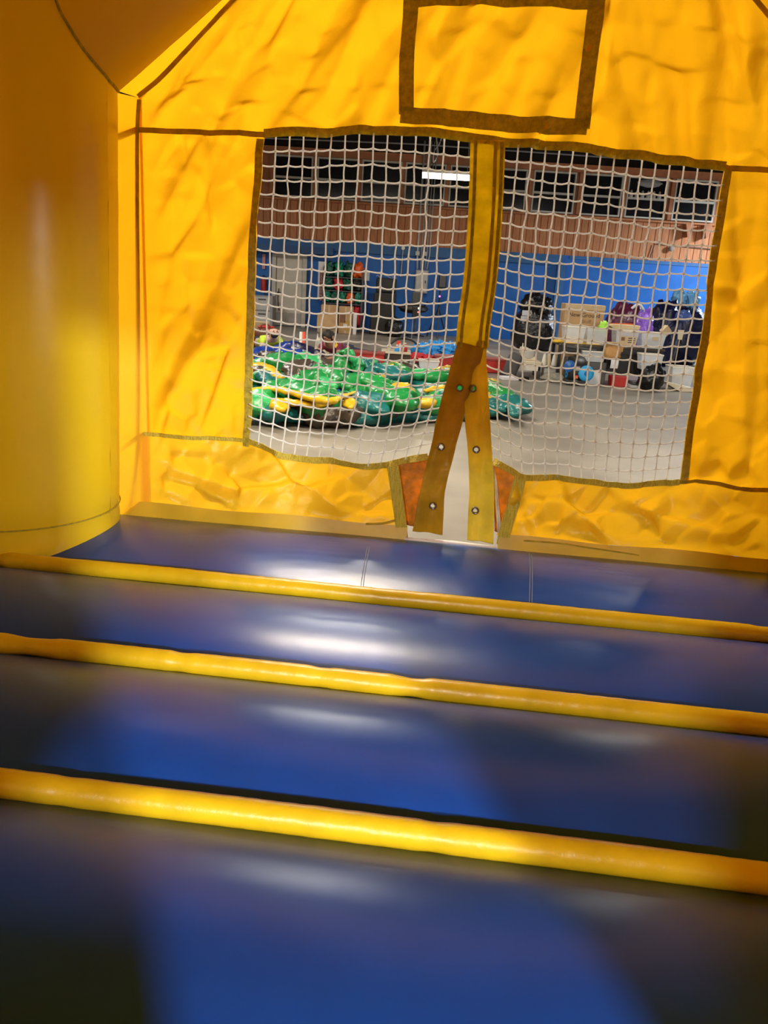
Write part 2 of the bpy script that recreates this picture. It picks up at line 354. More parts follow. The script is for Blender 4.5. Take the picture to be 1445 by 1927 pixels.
# windows
WX = [(-3.80, -2.66), (-2.54, -1.34), (-1.24, -0.08), (0.02, 1.20), (1.32, 2.32), (2.44, 3.56), (3.74, 4.98), (5.18, 6.34), (6.48, 7.66), (7.86, 9.08)]
ZA, ZB = 3.70, 4.83
for i, (a, b) in enumerate(WX):
    fr = MB()
    t = 0.045
    fr.box(((a + b) / 2, BY - .02, ZB - t / 2), (b - a, .10, t)); fr.box(((a + b) / 2, BY - .02, ZA + t / 2), (b - a, .10, t))
    fr.box((a + t / 2, BY - .02, (ZA + ZB) / 2), (t, .10, ZB - ZA - 2 * t)); fr.box((b - t / 2, BY - .02, (ZA + ZB) / 2), (t, .10, ZB - ZA - 2 * t))
    f = struct(fr.build('window_%d' % (i + 1), M_frame))
    MB().box(((a + b) / 2, BY - .03, 4.235), (b - a - 2 * t, .07, .06)).build('meeting_rail', M_white if i == 9 else M_frame, f)
    MB().box(((a + b) / 2, BY + .02, (4.265 + ZB - t) / 2), (b - a - 2 * t, .012, ZB - t - 4.265)).build('pane', M_glass, f)
    MB().box(((a + b) / 2, BY + .02, (4.205 + ZA + t) / 2), (b - a - 2 * t, .012, 4.205 - ZA - t)).build('pane', M_glass, f)
    MB().box((a - .06, BY - .015, (ZA + ZB) / 2), (.10, .09, ZB - ZA)).build('mullion', M_trim, f)
    if i == 8:                                         # pale shapes standing in for reflections in the glass
        MB().blob((a + .62, BY - .03, 4.66), (.36, .04, .11), .2, 3, 4).build('folded_cloth', M_grey, f, smooth=True)
        for k in range(6):
            MB().lathe([(0, 0), (.055, .0), (.06, .06), (.03, .12), (.035, .17), (0, .2)], (a + .13 + k * .165, BY - .03, 4.266), 10).build('figurine', M_lgrey, f, smooth=True)

# door
dx, dw = -3.27, 0.78
d1 = struct(MB().box((dx, BY - .03, 1.03), (dw, .06, 2.02)).build('door_1', M_door, bevel=.004))
MB().box((dx - dw / 2 - .07, BY - .05, 1.05), (.12, .14, 2.10)).build('door_jamb', M_doorf, d1)
MB().box((dx + dw / 2 + .07, BY - .05, 1.05), (.12, .14, 2.10)).build('door_jamb', M_doorf, d1)
MB().box((dx, BY - .05, 2.085), (dw + .02, .14, .12)).build('door_head', M_doorf, d1)
MB().box((dx, BY - .065, .22), (dw - .04, .012, .36)).build('kick_plate', M_kick, d1)
MB().cyl((dx - .32, BY - .06, .98), (dx - .32, BY - .14, .98), .035, n=12).cyl((dx - .32, BY - .13, .98), (dx - .2, BY - .13, .98), .014, n=8).build('door_handle', M_black, d1)
MB().tube(catmull([(dx - .30, BY - .12, 1.1), (dx - .33, BY - .1, .8), (dx - .28, BY - .1, .45)]), .014, 6).build('pull_cord', M_black, d1)

# ------------------------------------------------------------------ lamps
def lamp(x, y, z, rz, watts, col, label, n):
    t = thing('fluorescent_lamp', label, 'lamp', (x, y, z), rz, 'strip lamps hanging in the hall')
    MB().prism([(-.60, .02), (.60, .02), (.60, .05), (-.60, .05)], -.11, .11).box((0, 0, .075), (1.2, .07, .05)).build('housing', M_white, t, bevel=.006)
    MB().tube([(-.585, 0, -.03), (.585, 0, -.03)], .065, 16, True, 1.6).build('diffuser', M_tube, t, smooth=True)  # emissive body thickened to stand for the bloom around the tubes
    for s in (-.45, .45):
        MB().tube(catmull([(s, 0, .10), (s * .98, .01, .6), (s * .9, 0, 5.8 - z)]), .008, 6).build('hanger_wire', M_grey, t)
    l = bpy.data.lights.new('strip_light', 'AREA'); l.shape = 'RECTANGLE'; l.size = 1.15; l.size_y = .16; l.energy = watts; l.color = col
    o = bpy.data.objects.new('strip_light', l); COL.objects.link(o); o.parent = t; o.location = (0, 0, -.105)
    return t
LWHERE = ['first', 'in the far right corner by the back wall', 'by the left wall near the door', 'right of centre above the open floor', 'left behind the vinyl heap', 'above the vinyl heap',
          'just before the bounce house entrance', 'before the left net window of the bounce house', 'before the left corner of the bounce house', 'before the right window of the bounce house', 'far to the right of the bounce house']
LL = ['glowing strip lamp hanging in front of the brown siding, seen through the left net']
for i, (x, y, z, rz, wt, c) in enumerate(LAMPS):
    t = lamp(x, y, z, rz, wt, c, LL[0] if i == 0 else 'strip lamp hanging from the hall ceiling ' + LWHERE[i], i)
    if i == 0: del t['group']
for i, (x, y, z, wt, sr) in enumerate(UNSEEN_PENDANTS):
    t = thing('pendant_lamp', ['bare bulb pendant lamp hanging behind the back doorway of the bounce house', 'bare bulb pendant lamp hanging behind the back net window of the bounce house', 'bare bulb pendant lamp hanging outside the right side window of the bounce house'][i], 'lamp', (x, y, z))
    MB().lathe([(0, .22), (.03, .22), (.035, .10), (.02, .09), (0, .09)], (0, 0, 0), 16).build('socket', M_black, t, smooth=True)
    MB().tube([(0, 0, .22), (0, 0, 5.8 - z)], .006, 6).build('cord', M_black, t)
    l = bpy.data.lights.new('bulb', 'POINT'); l.shadow_soft_size = sr; l.energy = wt; l.color = (1.0, .97, .90)
    o = bpy.data.objects.new('bulb', l); COL.objects.link(o); o.parent = t
# cable coil by the lamp
p0 = on_y(815, 300, 20.3); p1 = on_y(828, 268, 20.3)
cable = MB().tube(catmull([p1 + np.array((.1, 0, .9)), p1 + np.array((.05, 0, .3)), p1, on_y(817, 285, 20.3), on_y(816, 305, 20.3), on_y(824, 290, 20.3), on_y(822, 270, 20.3), on_y(820, 240, 20.3)]), .016, 8)
tag(cable.build('power_cable', M_lgrey, smooth=True), 'pale power cable looping down to the glowing strip lamp', 'cable')

# ------------------------------------------------------------------ on the back wall
def wall_xy(px, py, Y=24.9): q = on_y(px, py, Y); return q[0], q[2]
t = thing('conduit_run', 'bundle of grey conduit pipes running down the wall into a junction box', 'conduit', (0.62, BY - .14, 0))
for k, (dx_, r) in enumerate(((-.10, .028), (0.02, .02), (.09, .024), (.18, .018), (.26, .018))):
    MB().tube([(dx_, -.05, 5.4), (dx_, -.05, 2.3), (dx_ * .8, -.05, 1.9)], r, 8).build('pipe', M_grey if k % 2 else M_lgrey, t, smooth=True)
for k in (-.10, .12): MB().box((k, -.06, 2.34), (.12, .12, .12)).build('junction_cap', M_lgrey, t, bevel=.01)
x, z0, z1, wd = bb(781, 508, 805, 552, 24.8)
t = thing('electrical_panel', 'grey electrical panel box on the blue wall below the conduit pipes', 'panel', (x, 24.86, z0))
MB().box((0, 0, (z1 - z0) / 2), (wd, .16, z1 - z0)).build('cabinet', M_grey, t, bevel=.01)
MB().box((0, -.09, (z1 - z0) / 2), (wd - .06, .02, z1 - z0 - .06)).build('panel_door', M_lgrey, t, bevel=.005)
MB().box((wd * .3, -.11, (z1 - z0) / 2), (.03, .03, .08)).build('latch', M_dgrey, t)
x, z0, z1, wd = bb(755, 463, 762, 471, 24.8)
t = thing('wall_switch', 'round pale switch on the wall with its conduit dropping below', 'switch', (x, 24.88, z0))
MB().lathe([(0, -.06), (.05, -.06), (.06, 0)], (0, 0, .06), 14, 'Y').build('switch_body', M_white, t)
MB().tube([(0, -.02, 0), (-.02, -.02, -.75)], .014, 8).build('conduit', M_lgrey, t)
x, z0, z1, wd = bb(677, 512, 695, 528, 24.8)
tag(MB().grid(lambda u, v: ((u - .5) * wd, -.02 - .01 * sin(3 * u + 2 * v), (v - .5) * (z1 - z0)), 6, 6).build('paper_notice', M_paper, None, (x, 24.9, (z0 + z1) / 2), solid=.004), 'blank white paper notice pinned on the blue wall right of the crammed shelf', 'notice')
x, z0, z1, wd = bb(597, 492, 611, 562, 24.3)
t = thing('tall_sign', 'narrow white sign with pale letters in a column of dark red cells', 'sign', (x, 24.4, z0))
hh = z1 - z0
MB().box((0, 0, hh / 2), (.2, .03, hh)).build('sign_board', M_paper, t)
for k, ch in enumerate('RESTROOMS'):
    zc = hh * .80 - k * .094 - .1
    MB().box((0, -.02, zc), (.085, .012, .088)).build('letter_cell', M_signr, t)
    text('letter', ch, .085, M_paper, t, (0, -.0275, zc))
x, z0, z1, wd = bb(490, 478, 500, 506, 24.8)
tag(MB().box((0, 0, 0), (.09, .02, z1 - z0)).build('wall_sign', mat('pink_print', (.55, .22, .22)), None, (x, 24.93, (z0 + z1) / 2), bevel=.003), 'small narrow pinkish sign on the wall above the fire extinguisher', 'sign')
x, z0, z1, wd = bb(488, 525, 501, 550, 24.7)
t = thing('fire_extinguisher', 'red fire extinguisher hanging on the blue wall left of the door', 'extinguisher', (x, 24.83, z0))
MB().lathe([(0, 0), (.075, .0), (.08, .03), (.08, .34), (.05, .41), (.025, .43), (0, .43)], (0, 0, 0), 18).build('cylinder', M_red, t, smooth=True)
MB().box((0, -.02, .47), (.05, .1, .05)).build('valve', M_black, t)
MB().tube(catmull([(.03, -.02, .46), (.11, -.02, .4), (.10, -.03, .15)]), .012, 6).build('hose', M_black, t)
# grey drawers left of the door
x, z0, z1, wd = bb(478, 556, 514, 606, 24.3)
t = thing('drawer_cabinet', 'grey two-drawer cabinet standing at the left edge of the net beside the door', 'cabinet', (x, 24.4, 0))
MB().box((0, 0, z1 / 2), (wd, .5, z1)).build('body', M_grey, t, bevel=.01)
for a in (.27, .74):
    d_ = MB().box((-.02, -.26, z1 * a), (wd - .1, .03, z1 * .42)).build('drawer', M_lgrey, t, bevel=.008)
    MB().box((-.02, -.285, z1 * (a + .14)), (.22, .025, .03)).build('handle', M_dgrey, d_)
# shelf rack, crammed
x, z0, z1, wd = bb(608, 497, 681, 618, 24.2)
rk = thing('storage_rack', 'open dark metal shelving rack crammed with dark green bags against the wall', 'shelf', (x, 24.45, 0))
hz = [.12, .78, 1.14, 1.52]
for sx in (-1, 1):
    for sy in (-1, 1): MB().box((sx * wd / 2, sy * .25, .9), (.045, .045, 1.8)).build('post', M_dgrey, rk)
for h in hz: MB().box((0, 0, h), (wd, .5, .03)).build('shelf_board', M_dgrey, rk)
cols = [M_dgreen, M_green, M_black, M_dgreen, M_redc, M_green, M_dgreen, M_orange]
nm = {'dark_green_film': 'dark green', 'mid_green_film': 'mid green', 'black_plastic': 'black', 'red_cloth': 'red', 'orange_vinyl': 'orange'}
rows = {1: [M_green, M_dgreen, M_green, M_orange, M_green], 2: [M_dgreen, M_redc, M_dgreen, M_black], 3: [M_dgreen, M_green, M_dgreen, M_orange], 0: [M_redc, M_black, M_redc, M_redc]}
rown = {0: 'bottom', 1: 'second', 2: 'third', 3: 'top'}
ordn = ['first', 'second', 'third', 'fourth', 'fifth']
for k, ms in rows.items():
    n = len(ms)
    for i, m_ in enumerate(ms):
        cx = x - wd / 2 + wd * (i + .5) / n
        hh = {0: .56, 1: .33, 2: .35, 3: .40}[k]
        o = MB().blob((0, 0, hh / 2), (wd / n * .53, .25, hh * .56), .45, 2.6, k * 7 + i, 26, 18, flat=0.0, pw=.75).build('stuffed_bag', m_, None, (cx, 24.4, hz[k] + .016), smooth=True)
        tag(o, '%s stuffed bag, %s from the left on the %s shelf of the rack' % (nm[m_.name], ordn[i], rown[k]), 'bag', 'bags on the storage rack')
# cardboard boxes
def carton(px, Y, label, m_, open_=False, group=None, dep=.5, z_base=0.0, rz=0.0):
    x, z0, z1, wd = bb(*px, Y); z0 = z_base
    t = thing('cardboard_box', label, 'box', (x, Y + dep / 2, z0), rz, group); h = z1 - z0
    MB().box((0, 0, h / 2), (wd, dep, h)).build('box_body', m_, t, bevel=.006)
    MB().box((0, -dep / 2 - .004, h * .5), (.05, .006, h * .98)).build('tape', M_cardl, t)
    return t, wd, h, dep
t, wd, h, dp = carton((597, 604, 634, 627), 23.2, 'open cardboard box with its front flap hanging down, left of two by the rack', M_cardl)
MB().box((0, -dp / 2 - .06, h * .98), (wd * 1.02, .012, .36), 0, 1, -.35).build('box_flap', M_card, t)
t, wd, h, dp = carton((604, 574, 634, 603), 23.3, 'brown cardboard box with open flap stacked on the left lower box', M_card, z_base=h)
MB().box((0, -dp / 2 - .03, h * .15), (wd, .012, .2), 0, 1, -.25).build('box_flap', M_cardl, t)
t, wd, h, dp = carton((637, 577, 663, 627), 23.2, 'tall printed cardboard box, right of two by the rack', M_card)
MB().box((-.08, -dp / 2 - .008, h * .58), (.16, .006, .25)).build('printed_panel', mat('brown_print', (.22, .10, .05)), t)
MB().box((.08, -dp / 2 - .008, h * .3), (.2, .006, .26)).build('yellow_label', mat('ochre_print', (.5, .28, .06)), t)
MB().box((0.0, -dp / 2 - .014, h * .3), (.11, .006, .09)).build('paper_label', M_paper, t)
x, z0, z1, wd = bb(664, 592, 670, 628, 23.0)
tag(MB().box((0, 0, (z1) / 2), (.1, .3, z1)).build('flat_carton', M_paper, None, (x, 23.2, 0), bevel=.006), 'thin white carton standing on edge right of the tall cardboard box', 'box')
# black equipment against the wall
x, z0, z1, wd = bb(698, 522, 745, 622, 23.6)
t = thing('black_cabinet', 'tall black stacked cabinet with papers on top by the blue wall', 'cabinet', (x, 23.9, 0))
MB().box((0, 0, z1 * .28), (wd, .6, z1 * .56)).build('lower_case', M_black, t, bevel=.03)
MB().box((.03, .05, z1 * .65), (wd * .9, .5, z1 * .17)).build('middle_case', M_black, t, bevel=.03)
MB().box((.05, .05, z1 * .865), (wd * .82, .5, z1 * .25)).build('upper_case', M_black, t, bevel=.04)
MB().box((-.02, -.32, z1 * .565), (wd * .5, .06, .03)).build('tool_tray', M_cardl, t)
for k, (a, s) in enumerate(((-.2, .1), (.1, .24), (.26, .14))):
    tag(MB().grid(lambda u, v: ((u - .5) * s, (v - .5) * .2, .02 + .03 * sin(u * 4 + k)), 5, 4).build('paper_sheet', M_paper, None, (x + a, 23.75, z1 + .0), solid=.006), ['small', 'large', 'folded'][k] + ' white paper lying on top of the tall black cabinet', 'paper')
x, z0, z1, wd = bb(772, 549, 793, 572, 23.6)
zst = z0
t = thing('black_chair', 'black office chair with upright back beside the tall black cabinet', 'chair', (x + .02, 23.25, 0), .2)
MB().box((0.05, .15, (z0 + z1) / 2), (wd, .07, z1 - z0)).build('backrest', M_dgrey, t, bevel=.03)
MB().blob((-.1, -.1, z0 - .12), (.42, .3, .13), .2, 2, 5).build('seat', M_black, t, smooth=True)
MB().cyl((0, 0, .08), (0, 0, z0 - .15), .03).build('pedestal', M_dgrey, t)
for k in range(5):
    a = k * 2 * pi / 5; MB().tube([(0, 0, .1), (.28 * cos(a), .28 * sin(a), .05)], .022, 6).build('foot', M_black, t)
for s in (-1, 1): MB().tube(catmull([(s * .25, .1, z0 - .05), (s * .3, -.05, z0 + .08), (s * .26, -.25, z0 + .05)]), .02, 6).build('armrest', M_black, t)
x, z0, z1, wd = bb(743, 597, 762, 625, 23.2)
tag(MB().blob((0, 0, .25), (.26, .26, .3), .2, 2, 11, flat=0).build('black_bag', M_bag, None, (x - .16, 23.1, 0), smooth=True), 'squat black bag on the floor between tall black cabinet and chair', 'bag')
x, z0, z1, wd = bb(779, 575, 788, 592, 22.9)
t = thing('power_unit', 'small black device with a white and a red light glowing by the chair', 'device', (x, 22.6, 0))
MB().box((0, 0, z1 - .16), (.24, .2, .3)).build('case', M_black, t, bevel=.02)
for s in (-1, 1): MB().tube([(s * .09, 0, 0), (s * .09, 0, z1 - .28)], .012, 6).build('leg', M_grey, t)
MB().blob((.05, -.11, z1 - .06), (.022, .015, .022), 0).build('white_light', M_ledb, t); MB().blob((.04, -.11, z1 - .16), (.02, .015, .02), 0).build('red_light', M_leda, t)
x, z0, z1, wd = bb(827, 516, 838, 543, 23.8)
t = thing('speaker_stand', 'black speaker mounted on a tripod against the blue wall left of the strap', 'speaker', (x - .05, 23.8, 0))
MB().box((.05, 0, (z0 + z1) / 2), (.24, .2, z1 - z0), 0, .9).build('speaker_case', M_black, t, bevel=.03)
MB().box((.05, -.105, (z0 + z1) / 2), (.17, .012, (z1 - z0) * .8)).build('speaker_grille', M_dgrey, t)
MB().cyl((0, 0, .5), (0, 0, z0 + .02), .022).build('pole', M_black, t)
for a in (.5, 2.6, 4.7): MB().tube([(0, 0, .85), (.33 * cos(a), .33 * sin(a), .02)], .02, 6).build('leg', M_black, t)
MB().blob((.0, -.04, z0 - .22), (.026, .02, .026), 0).build('pink_light', M_ledp, t)
# tall black wrapped bundle right of the strap
x, z0, z1, wd = bb(966, 553, 1050, 653, 21.0)
t = thing('wrapped_bundle', 'tall glossy black plastic wrapped bundle with white label against the blue wall', 'bundle', (x, 21.4, 0))
MB().blob((.04, 0, z1 * .33), (wd * .50, .5, z1 * .42), .12, 2.2, 3, 32, 20, flat=0, pw=.75).build('lower_wrap', M_bag, t, smooth=True)
MB().blob((-.02, 0, z1 * .80), (wd * .30, .36, z1 * .22), .25, 3, 8, 28, 18).build('left_lobe', M_bag, t, smooth=True)
MB().blob((.20, -.05, z1 * .74), (wd * .24, .34, z1 * .22), .25, 3, 15, 28, 18).build('right_lobe', M_bag, t, smooth=True)
MB().tube([(-.36, -.40, z1 * .56), (0.05, -.50, z1 * .545), (.42, -.4, z1 * .54)], .03, 8).build('tie_band', M_dgrey, t, smooth=True)
MB().box((-.30, -.46, z1 * .66), (.16, .012, .13), .3).build('label_sheet', M_paper, t); MB().box((-.32, -.47, z1 * .57), (.16, .012, .1), .3).build('label_sheet', M_paper, t)
MB().blob((.30, -.1, .3), (.12, .3, .25), .3, 3, 2).build('purple_fold', mat('dull_purple', (.07, .02, .10)), t, smooth=True)
# big bags by the right wall
def heap(name, px, Y, label, cat, m_, seed, ry=.4, z_base=None, amp=.22, group=None, pw=.85):
    x, z0, z1, wd = bb(*px, Y); z0 = 0 if z_base is None else z_base if z_base != 'px' else z0
    o = MB().blob((0, 0, (z1 - z0) * .47), (wd / 2, ry, (z1 - z0) * .53), amp, 2.6, seed, 32, 22, flat=0.0, pw=pw).build(name, m_, None, (x, Y + ry, z0), smooth=True)
    return tag(o, label, cat, group)
t = thing('maroon_sack', 'big dark maroon sack with orange straps, behind the clear tubs', 'bag', (on_y(1183, 640, 17.6)[0], 18.1, 0))
x, z0, z1, wd = bb(1147, 568, 1222, 668, 17.6)
MB().blob((0, 0, z1 * .45), (wd * .52, .45, z1 * .53), .15, 2.4, 21, 32, 22, flat=0, pw=.8).build('sack_body', M_mar, t, smooth=True)
for k, zz in enumerate((.66, .16)):
    MB().tube(catmull([(-wd * .50, -.18, z1 * zz - .03), (-wd * .2, -.47, z1 * zz), (wd * .2, -.47, z1 * (zz + .0)), (wd * .5, -.2, z1 * zz)]), .026, 8).build('strap', M_orange, t, smooth=True)
MB().tube(catmull([(.02, -.30, z1 * .9), (.16, -.34, z1 * .97), (.33, -.3, z1 * .84)]), .03, 8).build('white_strap', M_paper, t, smooth=True)
heap('purple_bag', (1200, 583, 1236, 668), 16.9, 'shiny bright purple plastic bag bound with an orange strap beside the maroon sack', 'bag', M_purp, 31, .26)
heap('navy_sack', (1232, 566, 1290, 675), 18.4, 'large dark navy plastic sack left of the pale blue topped heap', 'bag', M_navy, 41, .5)
heap('navy_sack', (1262, 572, 1345, 678), 19.2, 'large dark navy plastic sack at the right edge of the net', 'bag', M_navy, 46, .5)
xa, za0, za1, _ = bb(1272, 545, 1296, 572, 18.9); heap('pale_blue_bag', (1272, 546, 1297, 576), 18.9, 'shiny pale blue plastic bag on top of the navy sacks, left of two', 'bag', M_lblue, 51, .22, 'px', .45)
heap('pale_blue_bag', (1295, 548, 1320, 580), 19.0, 'shiny pale blue plastic bag on top of the navy sacks, right of two', 'bag', M_lblue, 57, .22, 'px', .45)
x, z0, z1, wd = bb(1272, 584, 1304, 608, 18.3)
sk = bpy.data.objects['navy_sack']; MB().blob((x - sk.location.x + .0, 18.42 - sk.location.y, (z0 + z1) / 2), (wd / 2, .2, (z1 - z0) / 2), .3, 3, 61, 24, 16).build('shiny_fold', mat('sheer_blue_film', (.05, .10, .32), rough=.14, spec=.7, var=.3, bump=.8, bscale=12, dist=.04), sk, smooth=True, label='shiny blue fold')
# ------------------------------------------------------------------ work table on the right and what is on it
TY = 14.2
pA, pB = on_y(1052, 643, TY), on_y(1252, 660, TY)
TZ = float((pA[2] + pB[2]) / 2); TX0, TX1 = float(pA[0]), float(pB[0])
t = thing('work_table', 'long black framed work table carrying clear tubs near the right net', 'table', ((TX0 + TX1) / 2, TY + .35, 0))
hw = (TX1 - TX0) / 2
MB().box((0, 0, TZ - .02), (hw * 2, .7, .04)).build('table_top', M_vk, t, bevel=.006)
MB().box((0, -.33, TZ - .085), (hw * 2 - .1, .03, .09)).build('apron', M_black, t)
for sx in (-1, 1):
    for sy in (-1, 1): MB().box((sx * (hw - .04), sy * .3, (TZ - .04) / 2), (.05, .05, TZ - .04)).build('leg', M_black, t)
x, z0, z1, wd = bb(1064, 638, 1104, 646, TY + .02)
tag(MB().grid(lambda u, v: ((u - .5) * .62, (v - .5) * .5 - .02, .006 + .008 * sin(u * 9) * sin(v * 7)), 14, 10).build('yellow_mat', M_yel, None, (TX0 + .42, TY + .3, TZ), solid=.006), 'yellow cloth mat under the leftmost clear tub on the work table', 'mat')
tag(MB().blob((0, 0, .02), (.10, .08, .035), .3, 3, 4, flat=0).build('yellow_cloth', M_yel, None, (TX0 - .0, TY + .12, TZ), smooth=True), 'small yellow cloth at the left end of the work table', 'cloth')
def tub(px, Y, label, zb, m_=None, dep=.34, fill=None, fm=None, group='clear storage tubs'):
    m_ = m_ or M_clear
    x, z0, z1, wd = bb(*px, Y); z0 = zb; h = max(z1 - z0, .08)
    t = thing('storage_tub', label, 'tub', (x, Y + dep / 2, z0), 0, group)
    b = MB(); k = .84
    for sx in (-1, 1): b.add([(sx * wd / 2 * k, -dep / 2 * k, 0), (sx * wd / 2 * k, dep / 2 * k, 0), (sx * wd / 2, dep / 2, h), (sx * wd / 2, -dep / 2, h)], [(0, 1, 2, 3)])
    for sy in (-1, 1): b.add([(-wd / 2 * k, sy * dep / 2 * k, 0), (wd / 2 * k, sy * dep / 2 * k, 0), (wd / 2, sy * dep / 2, h), (-wd / 2, sy * dep / 2, h)], [(0, 1, 2, 3)])
    b.add([(-wd / 2 * k, -dep / 2 * k, .003), (wd / 2 * k, -dep / 2 * k, .003), (wd / 2 * k, dep / 2 * k, .003), (-wd / 2 * k, dep / 2 * k, .003)], [(0, 1, 2, 3)])
    b.build('tub_wall', m_, t, solid=.006)
    r = MB().tube([(-wd / 2, -dep / 2, h), (wd / 2, -dep / 2, h), (wd / 2, dep / 2, h), (-wd / 2, dep / 2, h)], .014, 6, closed=True)
    r.build('rim', M_white if m_ is M_clear else m_, t)
    return t, x, wd, h, dep
t, x, wd, h, dp = tub((1063, 616, 1101, 645), TY + .05, 'clear tub holding yellow pieces, leftmost on the work table', TZ)
for k, (a, b_) in enumerate(((-.09, .0), (.05, .02), (.12, -.03))):
    tag(MB().box((0, 0, .045), (.11, .12, .08)).build('yellow_block', M_yel, None, (x + a, TY + .05 + dp / 2 + b_, TZ + .012), bevel=.01), ['left', 'middle', 'right'][k] + ' yellow block inside the leftmost clear tub on the table', 'block')
t, x, wd, h, dp = tub((1104, 618, 1141, 650), TY + .05, 'clear tub with lime green bag poking out, second on the work table', TZ)
tag(MB().blob((0, 0, h * .4), (wd * .36, dp * .32, h * .36), .25, 3, 8).build('cloth_pile', M_cloth, None, (x, TY + .05 + dp / 2, TZ + .03), smooth=True), 'crumpled grey cloth inside the second clear tub on the table', 'cloth')
tag(MB().blob((0, 0, 0), (.08, .07, .11), .5, 3, 12).build('lime_bag', M_lime, None, (x + .13, TY + .05 + dp / 2, TZ + h + .02), smooth=True), 'lime green plastic bag poking out of the second clear tub', 'bag')
t, x, wd, h, dp = tub((1158, 622, 1201, 656), TY + .05, 'clear tub with paper label and a wooden board on top, third on the table', TZ)
MB().box((.03, -dp / 2 * .93 - .012, h * .38), (.27, .005, h * .56), 0, 1, -.1).build('paper_label', M_cardl, t)
for k in range(3): MB().box((.08, -dp / 2 * .93 - .018, h * (.28 + k * .13)), (.12, .003, .012), 0, 1, -.1).build('printed_line', M_ink, t)
MB().box((-.07, -dp / 2 * .93 - .018, h * .48), (.06, .003, .06), 0, 1, -.1).build('printed_mark', mat('brown_print', (.22, .10, .05)), t)
tag(MB().prism([(-.24, .0), (.2, .0), (.22, .07), (-.26, .07), (-.31, .045)], -.13, .13).build('wooden_board', mat('pale_wood', (.60, .48, .28)), None, (x, TY + .05 + dp / 2, TZ + h + .018), bevel=.005), 'pale wooden board lying across the labelled clear tub', 'board')
t, x, wd, h, dp = tub((1206, 627, 1252, 660), TY + .05, 'clear tub with thick white rim, rightmost on the work table', TZ)
MB().box((.03, -dp / 2 * .96 - .01, h * .64), (.10, .004, .06), 0, 1, -.1).build('small_label', M_cardl, t)
tag(MB().blob((0, 0, h * .4), (wd * .36, dp * .33, h * .36), .2, 3, 18).build('grey_wad', M_grey, None, (x, TY + .05 + dp / 2, TZ + .03), smooth=True), 'grey wad of material inside the rightmost clear tub on the table', 'cloth')
# cardboard box with writing stands behind the tubs
x, z0, z1, wd = bb(1061, 573, 1136, 650, TY + .75)
t = thing('cardboard_box', 'large cardboard box with black handwriting standing behind the tubs', 'box', (x, TY + 1.0, 0))
hh = float(z1)
MB().box((0, 0, hh / 2), (wd, .4, hh)).build('box_body', M_card, t, bevel=.008)
MB().box((0, -.21, hh - .05), (wd, .03, .09), 0, 1, .12).build('box_flap', M_cardl, t)
text('handwriting', 'New Ground', .105, M_ink, t, (0.0, -.203, hh - .19)); text('handwriting', 'Stuff', .09, mat('faded_ink', (.2, .11, .05)), t, (.05, -.203, hh - .30))
# kraft bag at the table front
x, z0, z1, wd = bb(1138, 644, 1173, 676, TY - .25)
t = thing('paper_bag', 'torn open brown paper bag hanging off the front of the work table', 'bag', (x, TY - .15, z0))
hh = z1 - z0
MB().blob((0, 0, hh * .4), (wd * .48, .13, hh * .45), .2, 2.5, 5, 24, 16, pw=.7).build('bag_body', M_kraft, t, smooth=True)
MB().box((-.05, -.10, hh * .85), (wd * .8, .02, .12), .1, 1, .8).build('open_flap', M_card, t); MB().box((.08, -.12, hh * .7), (wd * .4, .02, .14), -.2, 1, .5).build('open_flap', M_kraft, t)
tag(MB().grid(lambda u, v: ((u - .5) * .13, -.02 * sin(3 * v), (v - .5) * .16), 5, 5).build('clear_tag', M_paper, None, (x + .02, TY - .3, z0 - .07), solid=.004), 'small white tag hanging under the brown paper bag', 'tag')
# under the table
x, z0, z1, wd = bb(1062, 672, 1107, 726, TY - .35)
t = thing('air_blower', 'black air blower with two bright blue intake covers on the floor', 'blower', (x, TY - .25, 0))
hh = float(z1)
MB().lathe([(0, -.16), (.20, -.155), (.235, -.12), (.24, .12), (.2, .155), (0, .16)], (-.0, 0, hh * .5), 28, 'X').build('housing', M_black, t, smooth=True)
MB().box((-.0, -.02, hh * .1), (.36, .42, hh * .2)).build('base', M_black, t, bevel=.02)
MB().box((-.05, .12, hh * .8), (.24, .26, hh * .3)).build('outlet', M_dgrey, t, bevel=.02)
for s, rr in ((1, .13), (-1, .12)):
    MB().lathe([(0, 0), (rr * .6, .01), (rr, 0), (rr, .02), (rr * .95, .03), (rr * .6, .02), (0, .02)], (s * .165 + .0, -.05, hh * .48), 24, 'X').build('intake_cover', M_cyan, t, smooth=True)
cv = MB().lathe([(0, -.02), (.075, -.02), (.13, -.01), (.135, .015), (.12, .02), (0, .02)], (.14, -.235, hh * .46), 24, 'Y').build('intake_cover', M_cyan, t, smooth=True)
MB().lathe([(0, -.03), (.03, -.03), (.04, 0)], (.14, -.25, hh * .46), 14, 'Y').build('hub', M_vb, cv)
MB().lathe([(0, -.02), (.07, -.02), (.1, 0)], (-.15, -.22, hh * .68), 20, 'Y').build('intake_ring', M_vb, t, smooth=True)
MB().box((-.02, -.25, hh * .32), (.04, .03, .05)).build('switch', M_orange, t); MB().box((-.02, -.245, hh * .62), (.08, .01, .07)).build('rating_plate', M_grey, t)
MB().lathe([(0, -.03), (.03, -.03), (.045, 0)], (-.02, -.23, hh * .14), 14, 'Y').build('cable_gland', M_dgrey, t)
tag(MB().prism([(-.28, .0), (.24, -.04), (.25, -.015), (-.27, .035)], -.15, .15).build('tool_case', M_dgrey, None, (x + .12, TY + .1, hh + .14)), 'grey flat panel lying above the black blower under the table', 'panel')
t, x, wd, h, dp = tub((1095, 662, 1140, 684), TY - .1, 'clear crumpled tub on the grey crate under the table', on_y(1118, 681, TY - .1)[2])
x, z0, z1, wd = bb(1102, 682, 1142, 703, TY - .1)
